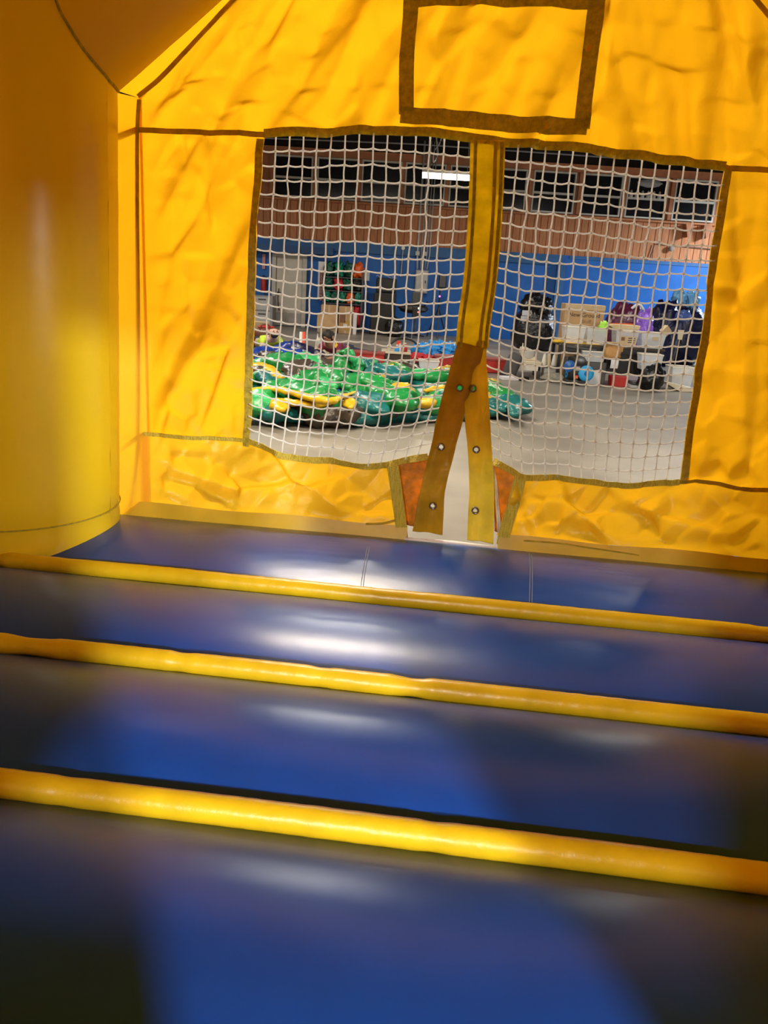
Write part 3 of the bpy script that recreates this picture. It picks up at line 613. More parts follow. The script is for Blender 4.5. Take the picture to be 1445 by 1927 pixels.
tag(MB().box((0, 0, z1 / 2), (wd, .36, z1)).build('grey_crate', M_dgrey, None, (x, TY + .1, 0), bevel=.02), 'dark grey crate on the floor right of the blower', 'crate')
tag(MB().box((0, 0, 0), (.22, .04, .03)).build('red_strip', M_red, None, (x - .02, TY - .13, on_y(1120, 701, TY - .1)[2]), bevel=.004), 'red strip across the front of the dark grey crate', 'strip')
x, z0, z1, wd = bb(1104, 704, 1127, 723, TY - .2)
tag(MB().grid(lambda u, v: ((u - .5) * wd + .03 * v, .05 * v - .01 * sin(u * 5), v * (z1 - z0 + .05)), 6, 6).build('white_paper', M_paper, None, (x, TY - .2, .01), solid=.006), 'creased white paper leaning against the front of the grey crate', 'paper')
x, z0, z1, wd = bb(1140, 664, 1207, 706, TY + .0)
tag(MB().box((0, 0, (z0 + z1) / 2 + .0), (wd, .4, z1 - z0)).build('black_crate', M_black, None, (x, TY + .25, 0), bevel=.03), 'large black crate under the middle of the work table', 'crate')
x, z0, z1, wd = bb(1172, 661, 1199, 672, TY)
tag(MB().blob((0, 0, .04), (wd / 2, .14, .05), .25, 3, 3).build('clear_wrap', M_clear, None, (x, TY + .2, z0), smooth=True), 'crumpled clear plastic wrap on top of the black crate', 'wrap')
x, z0, z1, wd = bb(1147, 707, 1177, 724, TY - .1)
tag(MB().box((0, 0, (z1) / 2), (wd, .24, z1), 0, 1.05).build('red_bin', M_red, None, (x, TY - .12, 0), bevel=.01), 'bright red bin on the floor under the work table', 'bin')
x, z0, z1, wd = bb(1180, 712, 1214, 733, TY - .2)
for k in range(2):
    tag(MB().box((0, 0, .03), (wd * (1 - .15 * k), .26, .05)).build('flat_tray', M_lgrey if k == 0 else M_dgrey, None, (x, TY - .28, .005 + k * .062), bevel=.008), ['light grey flat tray on the floor beside the black garbage bag', 'dark flat tray stacked on the light grey tray'][k], 'tray')
x, z0, z1, wd = bb(1206, 668, 1247, 691, TY - .3)
zt = float(z0)
heap('garbage_bag', (1210, 684, 1258, 735), TY - .75, 'lumpy black garbage bag on the floor below the small clear tub', 'bag', M_bag, 71, .24, None, .2)
tub((1206, 668, 1247, 693), TY - .62, 'small clear tub with printed side sitting on the black garbage bag', zt - .02, dep=.26)
# right of the table
x, z0, z1, wd = bb(1275, 621, 1285, 639, TY + .3)
t = thing('tag_on_stick', 'pale yellow paddle on a thin stick standing right of the work table', 'paddle', (on_y(1268, 690, TY + .3)[0], TY + .3, 0))
dxs = x - t.location.x
MB().tube([(-.0, 0, 0), (dxs, 0, z0 + .02)], .01, 6).build('stick', M_cardl, t)
MB().prism([(dxs - .035, z0), (dxs + .04, z0), (dxs + .055, z1), (dxs - .055, z1)], -.012, .012).build('paddle_blade', M_cream, t)
t, x, wd, h, dp = tub((1264, 692, 1306, 722), TY + .1, 'low clear tub full of cream foam pieces at the right edge', .0, dep=.4)
for k in range(8):
    a, b_ = random.uniform(-.36, .36) * wd, random.uniform(-.1, .1)
    tag(MB().blob((0, 0, 0), (.075, .06, .05), .4, 3, k, 12, 8).build('foam_piece', M_cream, None, (x + a, TY + .1 + dp / 2 + b_, h * .55 + random.random() * .1), smooth=True), 'cream foam scrap in the low clear tub at the right edge', 'foam scrap', 'foam scraps in the low tub')
x, z0, z1, wd = bb(1258, 713, 1302, 732, TY - .3)
tag(MB().prism([(-.26, .14), (.28, .05), (.28, .01), (-.02, .0), (-.26, .12)], -.2, .2).build('cream_board', M_cream, None, (x, TY - .2, 0.0)), 'pointed cream board lying on the floor at the right edge', 'board')
x, z0, z1, wd = bb(1240, 610, 1258, 640, TY + .3)
tag(MB().box((0, 0, 0), (.14, .10, .14), .3, 1, 0, pi / 4).build('small_carton', M_cardl, None, (x, TY + .22, TZ + .205 + .1), bevel=.004), 'small tilted grey-brown carton perched on the rightmost clear tub', 'box')

# ------------------------------------------------------------------ middle row: sewing tables, red platforms, clutter
def platform(px, Y, label, dep=1.0):
    x, z0, z1, wd = bb(*px, Y)
    t = thing('red_platform', label, 'platform', (x, Y + dep / 2, 0)); h = float(z1)
    MB().box((0, 0, h * .5), (wd, dep, h * .94)).build('platform_side', M_red, t, bevel=.01)
    MB().box((0, 0, h - .01), (wd + .03, dep + .03, .03)).build('platform_edge', mat('dull_red', (.30, .05, .04)), t)
    return t
platform((655, 663, 722, 697), 14.6, 'low dark red platform behind the green vinyl heap on the left', .36)
platform((818, 674, 973, 708), 14.9, 'low dark red platform either side of the hanging flaps', .4)
def sewing(px_table, px_head, Y, label, cat='sewing machine'):
    x, z0, z1, wd = bb(*px_table, Y); tz = float(z1)
    t = thing('sewing_table', label[0], 'table', (x, Y + .3, 0))
    MB().box((0, 0, tz - .03), (wd, .6, .06)).build('table_top', M_cream, t, bevel=.008)
    MB().box((0, -.27, tz - .11), (wd * .9, .03, .10)).build('apron', M_white, t)
    for sx in (-1, 1):
        for sy in (-1, 1): MB().box((sx * wd * .44, sy * .26, (tz - .06) / 2), (.05, .05, tz - .06)).build('leg', M_dgrey, t)
    hx, h0, h1, hwd = bb(*px_head, Y)
    s = thing('sewing_machine', label[1], cat, (hx, Y + .3, tz))
    hh = float(h1 - tz)
    MB().box((0.04, .0, .03), (hwd * 1.5, .22, .06)).build('bed', M_cream, s, bevel=.015)
    MB().box((-.02, .02, hh * .5), (.13, .15, hh * .9), 0, .85).build('upright', M_cream, s, bevel=.02)
    MB().box((.0, .16, hh * .8), (.14, .34, .12)).build('arm', M_cream, s, bevel=.02)
    MB().lathe([(0, -.02), (.08, -.02), (.095, -.01), (.095, .02), (.06, .03), (0, .03)], (.04, -.10, hh * .62), 24, 'Y').build('handwheel', M_lgrey, s, smooth=True)
    MB().lathe([(0, 0), (.028, 0), (.01, .08), (.01, .12), (0, .12)], (-.05, .1, hh * .9), 10).build('thread_post', M_white, s)
    return t, s, tz
sewing((967, 680, 1018, 716), (982, 660, 1004, 690), TY + .25, ('small cream sewing table on dark legs between red platform and thread cones', 'cream industrial sewing machine with round handwheel on the cream table'))
sewing((582, 664, 618, 690), (590, 640, 606, 664), 16.0, ('small cream table under the white sewing machine behind the blue vinyl', 'off-white sewing machine with thread posts beside the dark haired person'))
# seat pad
x, z0, z1, wd = bb(938, 662, 968, 706, TY + .1)
t = thing('leaning_chair', 'grey tilted chair back leaning in front of the red platform', 'chair', (x, TY + .1, 0), 0)
MB().blob((.03, 0, float(z1) * .55), (.13, .05, float(z1) * .5), .03, 2, 2, 24, 16, pw=.6).build('back_pad', M_dgrey, t, smooth=True)
t.rotation_euler = (0, radians(18), 0)
MB().box((-.0, .02, .03), (.2, .2, .06)).build('base', M_black, t, bevel=.01)
# thread cones on a rack
x, z0, z1, wd = bb(1024, 690, 1050, 714, TY + .25)
t = thing('grey_carton', 'grey box carrying the thread cones left of the blower', 'box', (x, TY + .4, 0))
tz = float(z1)
MB().box((0, 0, tz / 2), (wd, .3, tz)).build('box_body', M_lgrey, t, bevel=.01); MB().box((0, 0, tz - .01), (wd * 1.08, .33, .03)).build('green_lid', M_dgreen, t, bevel=.005)
for k in range(4):
    tag(MB().lathe([(0, 0), (.05, 0), (.052, .012), (.03, .19), (.012, .2), (.012, .23), (0, .23)], (0, 0, 0), 14).build('thread_cone', M_cone if k % 2 else M_white, None, (x - .13 + k * .088, TY + .34 + .06 * (k % 2), tz + .006), smooth=True), ['white thread cone, first', 'tan thread cone, second', 'white thread cone, third', 'tan thread cone, fourth'][k] + ' from the left on the grey box', 'thread cone', 'thread cones on the grey box')
tag(MB().blob((0, 0, .07), (.22, .14, .09), .35, 3, 6, 26, 16, flat=0).build('grey_cloth', M_cloth, None, (on_y(1040, 712, TY - .1)[0], TY - .1, 0), smooth=True), 'crumpled grey cloth bundle on the floor in front of the grey box', 'cloth')
tag(MB().box((0, 0, .03), (.3, .2, .06), .2).build('white_scrap', M_paper, None, (on_y(958, 708, TY - .2)[0], TY - .2, .0), bevel=.01), 'small white scrap on the floor before the red platform', 'scrap')
tag(MB().box((0, 0, .04), (.16, .12, .08), .5).build('dark_wallet', M_black, None, (on_y(975, 709, TY - .2)[0] + .1, TY - .2, .0), bevel=.02), 'small dark pouch on the floor beside the white scrap', 'pouch')
# low black table with clutter in the middle
x, z0, z1, wd = bb(716, 662, 772, 697, 15.0)
t = thing('low_table', 'low dark table with a cream top behind the yellow and green vinyl', 'table', (x, 15.3, 0)); lz = float(z1)
MB().box((0, 0, lz - .02), (wd, .6, .04)).build('table_top', M_cream, t, bevel=.005); MB().box((0, 0, lz - .11), (wd * .98, .55, .14)).build('table_box', M_vk, t)
for sx in (-1, 1):
    for sy in (-1, 1): MB().box((sx * wd * .44, sy * .22, (lz - .18) / 2), (.06, .06, lz - .18)).build('leg', M_black, t)
items = [('white_bottle', M_white, -.13, .16, .035, 'white bottle standing left on the low dark table', 'bottle'), ('blue_roll', M_tarp, .02, .10, .05, 'blue roll lying in the middle of the low dark table', 'roll'), ('red_bottle', M_red, .16, .14, .05, 'squat red bottle at the right of the low dark table', 'bottle'), ('white_jar', M_paper, .07, .12, .035, 'white jar between the blue roll and red bottle', 'jar')]
for n_, m_, a, h_, r_, lb, ct in items:
    t = thing(n_, lb, ct, (x + a, 15.12, lz)); MB().lathe([(0, 0), (r_, 0), (r_, h_ * .7), (r_ * .45, h_ * .85), (r_ * .45, h_), (0, h_)], (0, 0, 0), 14).build('body', m_, t, smooth=True)
    MB().cyl((0, 0, h_), (0, 0, h_ + .025), r_ * .5, n=12).build('cap', M_yel if m_ is M_white else M_white, t)
x2, z0, z1, _ = bb(743, 643, 752, 655, 15.2)
tag(MB().prism([(-.04, -.08), (.03, -.08), (.06, .09), (0, .1)], -.02, .02).build('red_scissors', mat('bright_red', (.75, .05, .03)), None, (x2, 15.3, lz + .085)), 'bright red scissor handle sticking up on the low dark table', 'scissors')
tag(MB().tube(catmull([(-.3, 0, .05), (-.12, 0, .2), (.12, .05, .2), (.3, .0, .1)]), .02, 8).build('black_hose', M_black, None, (x2 + .12, 15.45, lz), smooth=True), 'black hose arching over the clutter on the low table', 'hose')
x, z0, z1, wd = bb(694, 645, 712, 664, 15.6)
t = thing('black_monitor', 'small black screen standing on the left red platform', 'screen', (x, 14.82, bpy.data.objects['red_platform'].children[0].dimensions.z * 1.06 + .01)); MB().box((0, 0, .14), (wd, .05, .2)).build('screen_panel', M_black, t, bevel=.01); MB().box((0, 0, .02), (wd * .6, .14, .03)).build('foot', M_dgrey, t)
x, z0, z1, wd = bb(664, 651, 684, 660, 15.4)
tag(MB().lathe([(0, 0), (.1, 0), (.17, .07), (.165, .07), (.09, .012), (0, .012)], (0, 0, 0), 20).build('white_tray', M_white, None, (on_y(672, 655, 14.78)[0], 14.78, bpy.data.objects['red_platform'].children[0].dimensions.z * 1.06 + .01), smooth=True), 'shallow white bowl on the left end of the left red platform', 'bowl')
# blue and red cloth bundles
x, z0, z1, wd = bb(778, 650, 858, 676, 15.2)
t = thing('tarp_bundle', 'crumpled bright blue plastic tarp bundle piled left of the hanging strap', 'tarp', (x, 15.75, 0))
for k, (a, b_, s1, s2) in enumerate(((-.22, .0, .22, .14), (.05, .1, .25, .17), (.28, -.02, .2, .12))):
    MB().blob((a, b_, float(z0) + .1 + .03 * k), (s1, .22, s2), .6, 3.2, 80 + k, 26, 18, pw=.8).build('tarp_fold', M_tarp, t, smooth=True)
MB().box((0, .1, float(z0) / 2), (wd * .9, .5, float(z0))).build('crate', M_dgrey, t)
for k, px in enumerate(((772, 664, 800, 682), (792, 668, 818, 684))):
    x, z0, z1, wd = bb(*px, 14.9); tag(MB().blob((0, 0, 0), (wd / 2, .12, (z1 - z0) / 2), .6, 3, 90 + k, 22, 14).build('red_cloth', M_redc, None, (x, 15.0, (z0 + z1) / 2), smooth=True), ['crumpled red cloth hanging below the blue tarp bundle, left piece', 'crumpled red cloth hanging below the blue tarp bundle, right piece'][k], 'cloth')
t, x, wd, h, dp = tub((788, 680, 826, 702), 14.4, 'empty translucent grey tub behind the vinyl heap left of the flap', 0.0)
# left cluster
x, z0, z1, wd = bb(468, 606, 504, 624, 19.8); carton((472, 606, 503, 632), 19.8, 'tan cardboard box half hidden behind the bald man', M_cardl, dep=.4)
q = on_z(480, 621, .09)
tag(MB().blob((0, 0, .0), (.11, .11, .09), .03, 2, 1).build('white_ball', M_white, None, (q[0], q[1], .09), smooth=True), 'round white ball on the floor at the left net edge', 'ball')
q = on_z(500, 641, 0)
t = thing('brown_duffel', 'rounded brown leather duffel bag behind the bald person at the left net edge', 'bag', (q[0], q[1], 0))
MB().blob((0, .12, .14), (.30, .2, .17), .12, 2, 3, 28, 18, flat=0, pw=.8).build('bag_body', M_leather, t, smooth=True)
MB().tube(catmull([(-.14, -.04, .24), (-.08, -.06, .36), (.08, -.06, .36), (.14, -.04, .24)]), .016, 8).build('bag_handle', M_leather, t, smooth=True)
tag(MB().blob((0, 0, .05), (.20, .14, .05), .3, 3, 5).build('red_jacket', mat('scarlet_cloth', (.65, .05, .03)), None, (q[0] - .02, q[1] + .12, .25), smooth=True), 'scarlet jacket lying on the brown leather duffel bag', 'jacket')
q = on_y(478, 652, 16.2)
t = thing('wooden_bench', 'low brown wooden bench at the left edge below the armchair', 'bench', (q[0] - .50, 16.9, 0)); MB().box((0, 0, q[2]), (.7, .3, .05)).build('bench_top', M_leather, t)
for s in (-1, 1): MB().box((s * .3, 0, q[2] / 2 - .01), (.05, .26, q[2])).build('leg', M_leather, t)
t = thing('white_bottle', 'small white bottle standing on the low wooden bench', 'bottle', (q[0] - .26, 16.85, q[2] + .025)); MB().lathe([(0, 0), (.04, 0), (.04, .13), (.018, .16), (.018, .19), (0, .19)], (0, 0, 0), 12).build('body', M_white, t, smooth=True); MB().cyl((0, 0, .19), (0, 0, .21), .02, n=10).build('cap', M_lgrey, t)
for k, (px, m_, lb) in enumerate(((565, M_white, 'white upright roll of fabric left of the sewing machine'), (570, mat('orange_red_roll', (.70, .08, .03)), 'orange-red upright roll of fabric beside the white roll'))):
    x, z0, z1, wd = bb(px - 2.6, 625, px + 2.6, 664, 15.6)
    tag(MB().lathe([(0, 0), (.030, 0), (.032, .01), (.032, float(z1)), (.012, float(z1)), (.012, float(z1) - .05), (0, float(z1) - .05)], (0, 0, 0), 14).build('fabric_roll', m_, None, (x, 15.7, 0), smooth=True), lb, 'roll')

# royal blue vinyl sheet heap
def fold(pts, r, m_, parent, name='vinyl_fold', seed=0, ell=1.7, n=22, jit=.55, endk=.35):
    P = catmull(pts, 9); N = len(P)
    rr = [r * (endk + (1 - endk) * min(1, 3.2 * min(i, N - 1 - i) / N + .0)) * (1 + .22 * nz(P[i] * 2.3, seed)) for i in range(N)]
    return MB().tube(P, rr, n, True, ell, (0, 0, 1), jit, seed).build(name, m_, parent, smooth=True)
q0 = on_z(540, 675, 0)
t = thing('blue_vinyl_sheet', 'crumpled royal blue vinyl sheet lying in front of the bald man', 'sheet', (q0[0], q0[1], 0))
def fz(px, z): return [np.array(on_z(a, b, z)) - np.array((q0[0], q0[1], 0)) for a, b in px]
for k, (px, z, r, m_) in enumerate((([(466, 665), (500, 662), (540, 663), (560, 666)], .07, .10, M_navyt), ([(515, 655), (545, 651), (560, 655)], .15, .10, M_navyt), ([(505, 668), (545, 672), (580, 668)], .10, .14, M_navyt), ([(550, 655), (575, 664), (590, 672)], .16, .12, M_navy), ([(480, 676), (520, 680), (560, 682)], .06, .12, M_navyt), ([(528, 662), (552, 657), (562, 656)], .2, .03, M_paper), ([(590, 664), (604, 668)], .14, .08, M_navy))):
    fold(fz(px, z), r, m_, t, 'vinyl_fold', 100 + k)
# ------------------------------------------------------------------ deflated green and yellow inflatable
q1 = on_z(650, 740, 0)
inf = thing('deflated_inflatable', 'heap of deflated green, yellow, black and teal vinyl inflatable on the concrete floor', 'inflatable', (q1[0], q1[1], 0))
o1 = np.array((q1[0], q1[1], 0))
def base_fn(u, v):
    a = 2 * pi * u; k = 1 + .10 * nz((cos(a) * 2.5, sin(a) * 2.5, 4))
    x = -.85 + 2.3 * v * k * cos(a); y = 11.5 + 2.25 * v * k * sin(a)
    h = max(0, 1 - v * v) ** .5 * .24
    h = h * (1 + .5 * nz((x * 1.5, y * 1.5, 0), 3)) + .05 * abs(nz((x * 4, y * 4, 0))) * min(1, (1 - v) * 5)
    return np.array((x, y, max(h, .004))) - o1
MB().grid(base_fn, 72, 26).build('base_sheet', M_vt, inf, smooth=True)
G, L_, Yv, K, T, Bv = M_vg, M_vg2, M_vy, M_vk, M_vt, M_vb
RIB = [
    (T, .08, .12, [(435, 778), (500, 779), (560, 784), (620, 786), (690, 786), (760, 780), (840, 779), (900, 777), (950, 775)]),
    (T, .14, .12, [(440, 770), (480, 768), (520, 776), (560, 778)]),
    (K, .16, .15, [(520, 765), (560, 769), (610, 772), (650, 774), (680, 770)]),
    (G, .24, .17, [(440, 752), (480, 750), (520, 744), (560, 750), (600, 756), (645, 752), (665, 744)]),
    (L_, .20, .13, [(445, 766), (480, 762), (512, 764)]),
    (Yv, .34, .055, [(455, 738), (490, 732), (520, 733), (550, 740), (590, 750), (622, 755), (645, 746), (668, 738)]),
    (Yv, .26, .06, [(520, 752), (545, 757), (590, 762), (625, 758)]),
    (Yv, .22, .09, [(522, 757), (527, 764), (531, 772)]),
    (Yv, .13, .07, [(600, 776), (618, 780), (642, 778), (660, 770)]),
    (Yv, .24, .09, [(655, 748), (657, 760), (660, 768)]),
    (K, .24, .10, [(625, 760), (640, 755), (650, 752)]),
    (T, .20, .15, [(668, 768), (690, 755), (708, 765), (728, 776)]),
    (G, .26, .14, [(660, 742), (690, 740), (720, 746), (755, 760), (780, 764)]),
    (G, .20, .13, [(690, 733), (720, 735), (760, 752), (800, 762), (840, 752), (865, 738)]),
    (Yv, .24, .13, [(725, 732), (750, 742), (775, 756), (805, 755), (830, 742)]),
    (Yv, .34, .10, [(752, 724), (760, 735), (766, 748)]),
    (K, .14, .10, [(690, 778), (730, 775), (770, 770), (820, 766), (850, 762)]),
    (T, .16, .12, [(780, 772), (820, 766), (850, 752), (880, 746)]),
    (Yv, .18, .06, [(715, 752), (728, 760), (733, 768)]),
    (G, .22, .18, [(765, 716), (795, 712), (825, 715), (850, 708), (868, 704)]),
    (L_, .30, .08, [(765, 706), (790, 705), (815, 700)]),
    (Yv, .26, .10, [(815, 698), (840, 695), (862, 694), (880, 700)]),
    (Yv, .20, .08, [(800, 736), (825, 732), (850, 728)]),
    (G, .34, .10, [(742, 692), (748, 702), (757, 712)]),
    (Yv, .42, .05, [(735, 690), (742, 686), (750, 690)]),
    (K, .16, .10, [(720, 686), (755, 690), (795, 698)]),
    (G, .28, .20, [(450, 684), (490, 687), (525, 692), (560, 692), (590, 690)]),
    (L_, .36, .10, [(545, 682), (570, 676), (592, 684), (604, 692)]),
    (K, .30, .12, [(480, 668), (505, 672), (530, 678), (550, 684)]),
    (Yv, .30, .10, [(458, 688), (485, 693), (510, 702), (530, 712)]),
    (K, .26, .08, [(470, 694), (482, 702), (490, 708)]),
    (G, .24, .13, [(450, 712), (475, 712), (495, 708)]),
    (T, .26, .13, [(496, 718), (520, 712), (538, 720)]),
    (L_, .25, .12, [(500, 726), (530, 728), (560, 722), (580, 726)]),
    (G, .27, .14, [(545, 728), (575, 718), (610, 722), (640, 728)]),
    (K, .34, .12, [(548, 712), (556, 700), (572, 690), (590, 686), (602, 694)]),
    (L_, .33, .07, [(548, 720), (556, 704), (562, 694)]),
    (G, .32, .15, [(580, 702), (600, 700), (625, 710), (640, 718)]),
    (Bv, .22, .09, [(582, 737), (605, 740), (622, 735), (634, 724)]),
    (L_, .30, .10, [(600, 716), (615, 722), (622, 732)]),
    (Yv, .36, .06, [(590, 684), (596, 678), (602, 682)]),
    (K, .30, .10, [(598, 680), (615, 686), (625, 692)]),
    (T, .28, .12, [(640, 722), (660, 716), (690, 718), (730, 722)]),
    (G, .30, .14, [(650, 730), (680, 724), (715, 728), (745, 724)]),
    (T, .34, .14, [(690, 706), (710, 700), (735, 706), (765, 712)]),
    (L_, .36, .07, [(708, 698), (722, 692), (740, 700)]),
    (Yv, .33, .07, [(698, 722), (712, 712), (730, 706), (745, 708)]),
    (Yv, .30, .05, [(630, 695), (642, 706), (648, 716)]),
    (G, .20, .10, [(905, 722), (925, 730), (945, 745), (958, 756)]),
    (Yv, .20, .05, [(915, 712), (930, 718), (934, 730), (928, 742)]),
    (Yv, .18, .08, [(890, 738), (915, 744), (935, 752)]),
    (K, .14, .06, [(935, 744), (952, 752), (965, 758)]),
    (T, .12, .10, [(880, 765), (915, 768), (945, 764)]),
    (T, .14, .13, [(945, 772), (958, 762), (970, 768), (966, 782)]),
    (G, .22, .12, [(850, 740), (875, 732), (900, 730)]),
    (Yv, .20, .09, [(855, 752), (880, 745), (900, 750)]),
]
for k, (m_, z, r, px) in enumerate(RIB):
    P = [on_z(a, b, z) - o1 for a, b in px]
    fold(P, r * (.72 if m_ is Yv else .88), m_, inf, 'vinyl_fold', k * 1.3, 1.7, 22, .62)
for k, (m_, r, px, Y) in enumerate((                   # flaps that stand up out of the heap
        (G, .13, [(640, 722), (642, 700), (648, 675), (656, 655)], 11.6), (L_, .06, [(668, 690), (664, 672), (660, 658)], 11.5),
        (T, .12, [(682, 716), (682, 695), (688, 672)], 11.8), (L_, .07, [(676, 712), (672, 690), (674, 672)], 11.6),
        (T, .12, [(700, 712), (698, 690), (700, 674)], 11.9), (L_, .06, [(692, 708), (702, 694), (706, 678)], 11.7), (T, .10, [(662, 716), (666, 700), (674, 684)], 11.7))):
    fold([on_y(a, b, Y) - o1 for a, b in px], r, m_, inf, 'standing_flap', 300 + k, 1.15, 22, .8, .5)

# ------------------------------------------------------------------ people
def skin_body(name, verts, edges, radii, m_, parent, sub=2):
    me = bpy.data.meshes.new(name); me.from_pydata([tuple(map(float, v)) for v in verts], edges, []); me.update(); me.materials.append(m_)
    o = bpy.data.objects.new(name, me); COL.objects.link(o); o.parent = parent
    md = o.modifiers.new('skin', 'SKIN'); md.use_smooth_shade = True
    sv = me.skin_vertices[0].data
    for i, r in enumerate(radii): sv[i].radius = (r if isinstance(r, tuple) else (r, r))
    sv[0].use_root = True
    sb = o.modifiers.new('sub', 'SUBSURF'); sb.levels = sub; sb.render_levels = sub
    return o
def person(loc, rz, label, shirt, skin, bald, zc):
    """lies prone, propped on the elbows; x is the person's left-right, -y is the way the head points"""
    t = thing('person', label, 'person', loc, rz)
    V, E, Rr = [], [], []
    def add(p, r, par=None):
        V.append(p); Rr.append(r)
        if par is not None: E.append((par, len(V) - 1))
        return len(V) - 1
    pel = add((0, .62, .13), (.15, .12)); wst = add((0, .42, .16), (.14, .11), pel); chs = add((0, .18, .21), (.16, .12), wst); upp = add((0, .02, .26), (.13, .09), chs)
    nk = add((0, -.06, .31), .058, upp); jaw = add((0, -.11, .36), .082, nk); hd = add((0, -.12, .42), .108, jaw); crown = add((0, -.10, .48), .088, hd)
    for s in (-1, 1):
        sh = add((s * .17, .03, .25), .065, upp); el = add((s * .24, -.12, .06), .045, sh); wr = add((s * .13, -.34, .05), .028, el); pm = add((s * .11, -.42, .04), .032, wr)
        for f in range(4):
            a = add((s * .11 + (f - 1.5) * .02, -.47, .045), .010, pm); add((s * .11 + (f - 1.5) * .022, -.47 - (.035, .045, .05, .035)[f], .03), .008, a)
        a = add((s * .11 - s * .045, -.42, .035), .011, pm); add((s * .11 - s * .06, -.455, .03), .009, a)
        hp = add((s * .09, .68, .12), .10, pel); kn = add((s * .15, 1.10, .075), .062, hp); an = add((s * .17, 1.50, .055), .04, kn); add((s * .18, 1.56, .04), .04, an); add((s * .18, 1.66, .03), .03, len(V) - 1)
    skin_body('body', V, E, Rr, skin, t)
    V, E, Rr = [], [], []
    a = add((0, .62, .135), (.16, .13)); b = add((0, .42, .165), (.155, .125), a); c = add((0, .18, .215), (.18, .14), b); d_ = add((0, .02, .265), (.145, .105), c)
    for s in (-1, 1):
        sh = add((s * .17, .03, .255), .08, d_); add((s * .215, -.06, .16), .066, sh)
    skin_body('shirt', V, E, Rr, shirt, t)
    V, E, Rr = [], [], []
    a = add((0, .60, .13), (.165, .13))
    for s in (-1, 1):
        hp = add((s * .09, .68, .125), .115, a); kn = add((s * .15, 1.10, .08), .075, hp); add((s * .17, 1.46, .06), .055, kn)
    skin_body('trousers', V, E, Rr, M_jean, t)
    # face
    MB().blob((0, -.236, .415), (.016, .026, .024), 0, 1, 0, 10, 8).build('nose', skin, t, smooth=True)
    for s in (-1, 1):
        MB().blob((s * .036, -.222, .44), (.013, .010, .010), 0, 1, 0, 10, 8).build('eye', M_ink, t, smooth=True)
        MB().blob((s * .108, -.11, .42), (.014, .03, .04), .1, 2, 1, 12, 8).build('ear', skin, t, smooth=True)
    if bald: MB().blob((0, -.175, .355), (.074, .058, .05), .15, 4, 2, 18, 12).build('beard', M_hair, t, smooth=True)
    else:
        MB().blob((0, -.09, .445), (.125, .120, .115), .2, 4, 2, 24, 16).build('hair', M_hair, t, smooth=True)
    MB().blob((0, -.236, .378), (.026, .010, .008), 0, 1, 0, 10, 6).build('mouth', mat('lips', (.30, .10, .08)), t, smooth=True)
    return t
q = on_y(520, 640, 16.4)
pm_ = person((q[0] - .04, 16.0, 0.02), radians(28), 'bald bearded person in a neon yellow shirt leaning over the blue vinyl', M_neon, M_skin, True, .4)
q = on_y(618, 660, 15.3)
pw_ = person((q[0] + .02, 15.45, 0.02), radians(-22), 'dark haired person in a maroon shirt bending down behind the vinyl heap', M_maro, M_skind, False, .4)
MB().prism([(-.04, 0), (0, -.06), (.04, 0), (0, .06)], -.006, .006).build('gold_emblem', M_yel, pw_, (.14, -.045, .285))

# ================================================================== THE BOUNCE HOUSE
bh = thing('bounce_house', 'yellow and blue inflatable bounce house seen from inside, with netted windows and a split entrance', 'bounce house', (0, 0, 0), -PHI)
Z0 = 0.55
# floor tubes: local x across, y into the scene
EDG = [-0.98, -0.42, 0.14, 0.70, 1.256, 1.812, 2.385, 3.075]
HC = [.06, .06, .06, .06, .062, .062, .063]
def crest(i, s): return Z0 - .012 + HC[i] * (1 - abs(2 * s - 1) ** 2.1)
for i in range(len(EDG) - 1):
    a, b = EDG[i], EDG[i + 1]
    prof = [(a + (b - a) * k / 28, crest(i, k / 28)) for k in range(29)]
    prof = [(a + .004, .02)] + [(a + .001, .3)] + prof + [(b - .001, .3), (b - .004, .02)]
    NX = 60
    def fn(u, v):
        j = min(int(round(v * (len(prof) - 1))), len(prof) - 1); y, z = prof[j]; x = -1.95 + 3.9 * u
        k = .0035 * nz((x * 1.3, y * 2, i)) if 2 < j < len(prof) - 3 else 0
        return (x, y, z + k)
    MB().grid(fn, NX, len(prof) - 1).build('floor_tube', M_blue, bh, smooth=True)
for i, y in enumerate(EDG[1:-1]):
    pts = []; rr = []
    for k in range(391):
        x = -1.95 + 3.9 * k / 390
        pin = 2.6 * max(0, noise.noise(Vector((x * 8.3, y * 9, 2.2))) - .30)
        pts.append((x, y + .003 * nz((x * 2, y, 0)), Z0 + .016 + .0025 * nz((x * 3, y, 1))))
        rr.append(.0285 * (1 - .22 * pin + .03 * noise.noise(Vector((x * 40, y, 1)))))
    MB().tube(pts, rr, 14, True, 1.0).build('piping', M_bead, bh, smooth=True)
def stitch(px_a, px_b):
    (ua, na), (ub, nb) = [(float(on_z(*p, .58) @ UV), float(on_z(*p, .58) @ NV)) for p in (px_a, px_b)]
    for off in (-.004, .004):
        P = []
        for k in range(13):
            f = k / 12; n_ = na + (nb - na) * f; s = (n_ - EDG[6]) / (EDG[7] - EDG[6]); s = min(max(s, 0.02), .98)
            P.append((ua + (ub - ua) * f + off, n_, crest(6, s) + .002))
        MB().tube(P, .0012, 5).build('stitch_line', M_thread, bh)
stitch((693, 1040), (678, 1112)); stitch((997, 1045), (1000, 1148))
